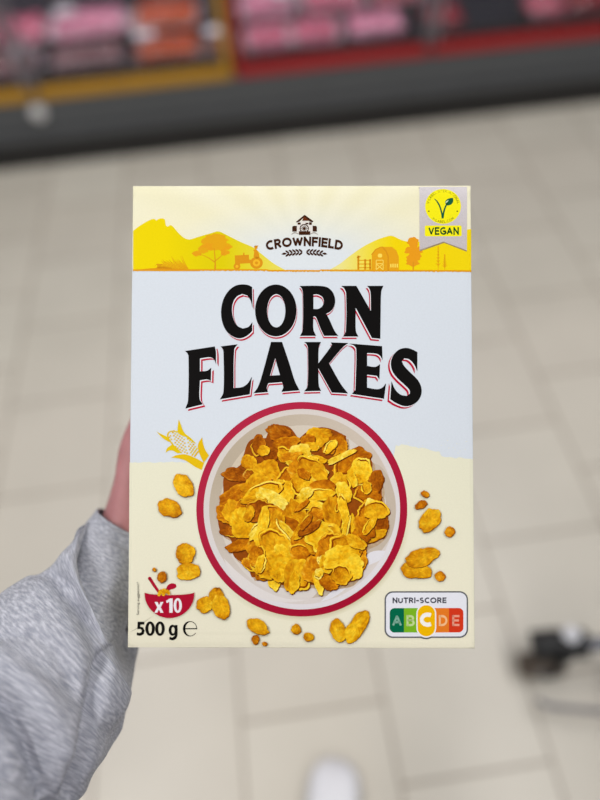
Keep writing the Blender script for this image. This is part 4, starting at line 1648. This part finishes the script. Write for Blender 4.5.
def sleeve_folds(d, an, p):
    ca, sa = math.cos(an), math.sin(an)
    damp = clamp01((d - 0.012) / 0.03)
    f = 0.0030 * damp * math.sin(d * 52 - an * 2.4) * (0.35 + 2.0 * noise.noise(Vector((d * 9, ca, sa))) ** 2)
    f += 0.0060 * damp * noise.noise(Vector((d * 14 + 2.2, ca * 1.5 + d * 8, sa * 1.5)))
    f += 0.0024 * damp * noise.noise(Vector((d * 40, ca * 2.6, sa * 2.6 + 4)))
    if math.sin(an) > -0.35 and d < 0.3:
        q = RC.transposed() @ (p - Vector((0, 0, CAM_H)))
        x, y = 300 - F_PX * q.x / q.z, 400 + F_PX * q.y / q.z
        k = clamp01((math.sin(an) + 0.35) / 0.3)
        for depth, width, path in CREASES:
            f -= k * depth * math.exp(-(line_dist(x, y, path) / width) ** 2)
    return f


def cuff_folds(d, an, p):
    return 0.0016 * math.sin(an * 3 + d * 40) * clamp01(d / 0.02) + 0.0022 * noise.noise(Vector((d * 30, math.cos(an) * 2, math.sin(an) * 2)))


tail = []
for f in (0.25, 0.5, 0.75, 1.0):
    q = EL + (SH - EL) * f + Vector((-0.004, -0.01 * (1 - f), 0))
    tail.append((q, Vector((0.058 + 0.01 * f, 0, 0)), 0.058 + 0.01 * f))
cloth_tube('sleeve', rings_def, tail, sleeve_folds, True)
cloth_tube('cuff', cuff_def, [], cuff_folds)

skin_mesh('trousers', [((-0.06, -0.24, 0.93), (0.145, 0.115)), ((-0.06, -0.24, 0.84), (0.15, 0.12)), ((-0.15, -0.24, 0.76), 0.098), ((-0.15, -0.22, 0.46), 0.075), ((-0.145, -0.245, 0.10), 0.062),
                       ((0.03, -0.24, 0.76), 0.098), ((0.03, -0.22, 0.46), 0.075), ((0.022, -0.245, 0.10), 0.062)],
          [(0, 1), (1, 2), (2, 3), (3, 4), (1, 5), (5, 6), (6, 7)], M_DENIM, person)
bm = bmesh.new()
bmesh.ops.create_icosphere(bm, subdivisions=4, radius=1.0)
for v in bm.verts:
    n = 1 + 0.05 * noise.noise(v.co * 4)
    v.co = Vector((v.co.x * 0.096, v.co.y * 0.108 - 0.022, v.co.z * 0.100)) * n
bmesh.ops.delete(bm, geom=[v for v in bm.verts if v.co.y > 0.045 and v.co.z < 0.045 or v.co.z < -0.085], context='VERTS')
bmesh.ops.translate(bm, verts=bm.verts, vec=Vector((-0.06, -0.235, 1.53)) - PO)
obj('hair', bm, M_HAIR, person, True)
for s in (-1, 1):
    bm = bmesh.new()
    bmesh.ops.create_uvsphere(bm, u_segments=16, v_segments=12, radius=0.0125)
    bmesh.ops.translate(bm, verts=bm.verts, vec=Vector((-0.06 + s * 0.032, -0.158, 1.505)) - PO)
    eye = obj('eye', bm, M_WHITE, person, True)
    bm = bmesh.new()
    bmesh.ops.create_uvsphere(bm, u_segments=14, v_segments=10, radius=0.006)
    bmesh.ops.translate(bm, verts=bm.verts, vec=Vector((-0.06 + s * 0.031, -0.1495, 1.502)) - PO)
    obj('iris', bm, M_IRIS, eye, True)
bm = bmesh.new()
add_tube(bm, [Vector(p) - PO for p in ((-0.082, -0.150, 1.447), (-0.06, -0.145, 1.449), (-0.038, -0.150, 1.447))], [0.002] * 4 + [0.005] * 5 + [0.002] * 4, 8)
obj('lips', bm, M_LIP, person, True)


def shoe(x, toe_y, turn):
    def pt(u, y, z):
        a = math.radians(turn)
        return Vector((x + u * math.cos(a) + (y) * math.sin(a), toe_y + y * math.cos(a) - u * math.sin(a), z)) - PO
    prof = [(0.0, 0.016, 0.012), (-0.006, 0.032, 0.036), (-0.02, 0.043, 0.052), (-0.045, 0.049, 0.060), (-0.08, 0.049, 0.064), (-0.12, 0.046, 0.080),
            (-0.155, 0.042, 0.100), (-0.19, 0.040, 0.108), (-0.23, 0.038, 0.106), (-0.262, 0.034, 0.104), (-0.28, 0.022, 0.09)]
    rings = []
    for y, w, hgt in prof:
        ring = []
        for q in range(24):
            a = math.tau * q / 24
            cx, sx = math.cos(a), math.sin(a)
            ring.append(pt(w * math.copysign(abs(cx) ** 0.75, cx), y, 0.018 + (hgt - 0.018) * (0.5 + 0.5 * math.copysign(abs(sx) ** 0.8, sx)) if hgt > 0.02 else 0.022 + 0.008 * sx))
        rings.append(ring)
    bm = bmesh.new()
    loft(bm, rings)
    up = obj('shoe', bm, M_SHOE, person, True)
    up['label'] = 'white trainer'
    s = up.modifiers.new('smooth', 'SUBSURF')
    s.levels = 1
    s.render_levels = 1
    bm = bmesh.new()
    out = [(pr[1] + 0.004, pr[0] + (0.004 if i == 0 else -0.003 if i == len(prof) - 1 else 0)) for i, pr in enumerate(prof)]
    loop = [(w, y) for w, y in out] + [(-w, y) for w, y in out[::-1]]
    loft(bm, [[pt(w * 0.96, y, 0.001) for w, y in loop], [pt(w, y, 0.006) for w, y in loop], [pt(w, y, 0.022) for w, y in loop], [pt(w * 0.95, y, 0.026) for w, y in loop]])
    obj('sole', bm, M_SOLE, up, True)
    for k in range(5):
        y = -0.085 - 0.016 * k
        z = 0.066 + 0.0085 * k
        bm = bmesh.new()
        add_tube(bm, [pt(-0.022, y, z), pt(0, y - 0.003, z + 0.008), pt(0.022, y, z)], 0.003, 8)
        obj('lace', bm, M_LACE, up, True)


shoe(0.012, 0.086, 16)
shoe(-0.135, -0.045, -8)

# ------------------------------------------------------------------ shopping trolley at the right edge
tro = empty('shopping_trolley', (0.844, -0.085, 0), 'shopping trolley with black bumper and castor cut off by the right photo edge', 'shopping trolley', rz=-0.2)
TO = Vector((0.9, 0.0, 0))


def tub(name, paths, m, parent, seg=12, sm=True):
    bm = bmesh.new()
    for pts, r in paths:
        add_tube(bm, [Vector(p) - TO for p in pts], r, seg, sm)
    return obj(name, bm, m, parent, True)


FY, BYY = 0.235, -0.27
tub('chassis', [([(0.535, FY, 0.125), (0.62, FY, 0.13), (1.0, FY, 0.16), (1.32, FY, 0.17)], 0.014),
                ([(0.535, BYY, 0.125), (0.62, BYY, 0.13), (1.0, BYY, 0.16), (1.32, BYY, 0.17)], 0.014),
                ([(0.66, BYY, 0.133), (0.66, FY, 0.133)], 0.012), ([(1.32, BYY, 0.17), (1.32, FY, 0.17)], 0.014),
                ([(1.30, FY, 0.17), (1.34, FY, 0.6), (1.42, FY, 0.98)], 0.014), ([(1.30, BYY, 0.17), (1.34, BYY, 0.6), (1.42, BYY, 0.98)], 0.014),
                ([(1.42, BYY, 0.98), (1.42, FY, 0.98)], 0.015)], M_GUN, tro)
tub('lower_rail', [([(0.46, 0.135, 0.055), (0.52, 0.122, 0.06), (0.9, 0.118, 0.075), (1.32, 0.118, 0.09)], 0.006)], M_GREYM, tro)
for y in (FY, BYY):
    tub('bumper', [([(0.452, y - 0.006, 0.108), (0.50, y, 0.113), (0.556, y, 0.120)], 0.029)], M_RUBBER, tro, 20)
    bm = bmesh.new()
    bmesh.ops.create_uvsphere(bm, u_segments=20, v_segments=14, radius=0.019)  # white cap added to imitate a bright highlight on chrome
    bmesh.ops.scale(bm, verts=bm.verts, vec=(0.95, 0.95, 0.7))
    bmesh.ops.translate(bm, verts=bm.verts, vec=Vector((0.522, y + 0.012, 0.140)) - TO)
    obj('highlight_cap', bm, M_SHOE, tro, True)['label'] = 'white round cap standing in for a chrome highlight'
for x, y in ((0.492, FY - 0.030), (0.492, BYY + 0.030), (1.28, FY), (1.28, BYY)):
    bm = bmesh.new()
    add_tube(bm, [Vector((x - 0.01, y - 0.017, 0.048)) - TO, Vector((x - 0.01, y + 0.017, 0.048)) - TO], 0.048, 28, False)
    w = obj('castor_wheel', bm, M_TYRE, tro, True)
    es = w.modifiers.new('edges', 'EDGE_SPLIT')
    es.split_angle = math.radians(40)
    tub('hub', [([(x - 0.01, y - 0.022, 0.048), (x - 0.01, y + 0.022, 0.048)], 0.012)], M_CHROME, w, 16, False)
    tub('fork', [([(x - 0.01, y - 0.022, 0.048), (x, y - 0.024, 0.08), (x + 0.015, y, 0.105)], 0.006), ([(x - 0.01, y + 0.022, 0.048), (x, y + 0.024, 0.08), (x + 0.015, y, 0.105)], 0.006),
                 ([(x + 0.015, y, 0.10), (x + 0.015, y, 0.15)], 0.011)], M_RUBBER, w, 10)
wires = []
x0, x1, z0, z1 = 0.72, 1.38, 0.44, 0.96
for k in range(13):
    f = k / 12
    y = -0.20 + 0.37 * f
    ye = -0.27 + 0.505 * f
    wires.append(([(x0 - 0.03, ye, z1 - 0.1), (x0 + 0.04, y, z0), (x1, y, z0), (x1 + 0.03, ye, z1)], 0.0022))
for k in range(10):
    f = k / 9
    for s in (0, 1):
        x = x0 + (x1 - x0) * f
        wires.append(([(x, -0.27 if s == 0 else 0.235, z1 - 0.1 + 0.1 * f), (x, -0.20 if s == 0 else 0.17, z0)], 0.0022))
for k in range(4):
    f = k / 3
    z = z0 + (z1 - 0.1 - z0) * f
    q = 0.035 * f
    wires.append(([(x1, -0.20 - 2 * q, z + 0.1 * f), (x0 + 0.04 - 0.07 * f, -0.20 - 2 * q, z), (x0 + 0.04 - 0.07 * f, 0.17 + 1.9 * q, z), (x1, 0.17 + 1.9 * q, z + 0.1 * f)], 0.003 if k < 3 else 0.005))
bm = bmesh.new()
for pts, r in wires:
    add_tube(bm, [Vector(p) - TO for p in pts], r, 6, False)
obj('basket', bm, M_CHROME, tro, True)
tub('handle', [([(1.43, BYY - 0.01, 1.0), (1.43, FY + 0.01, 1.0)], 0.017)], M_RED, tro, 16, False)
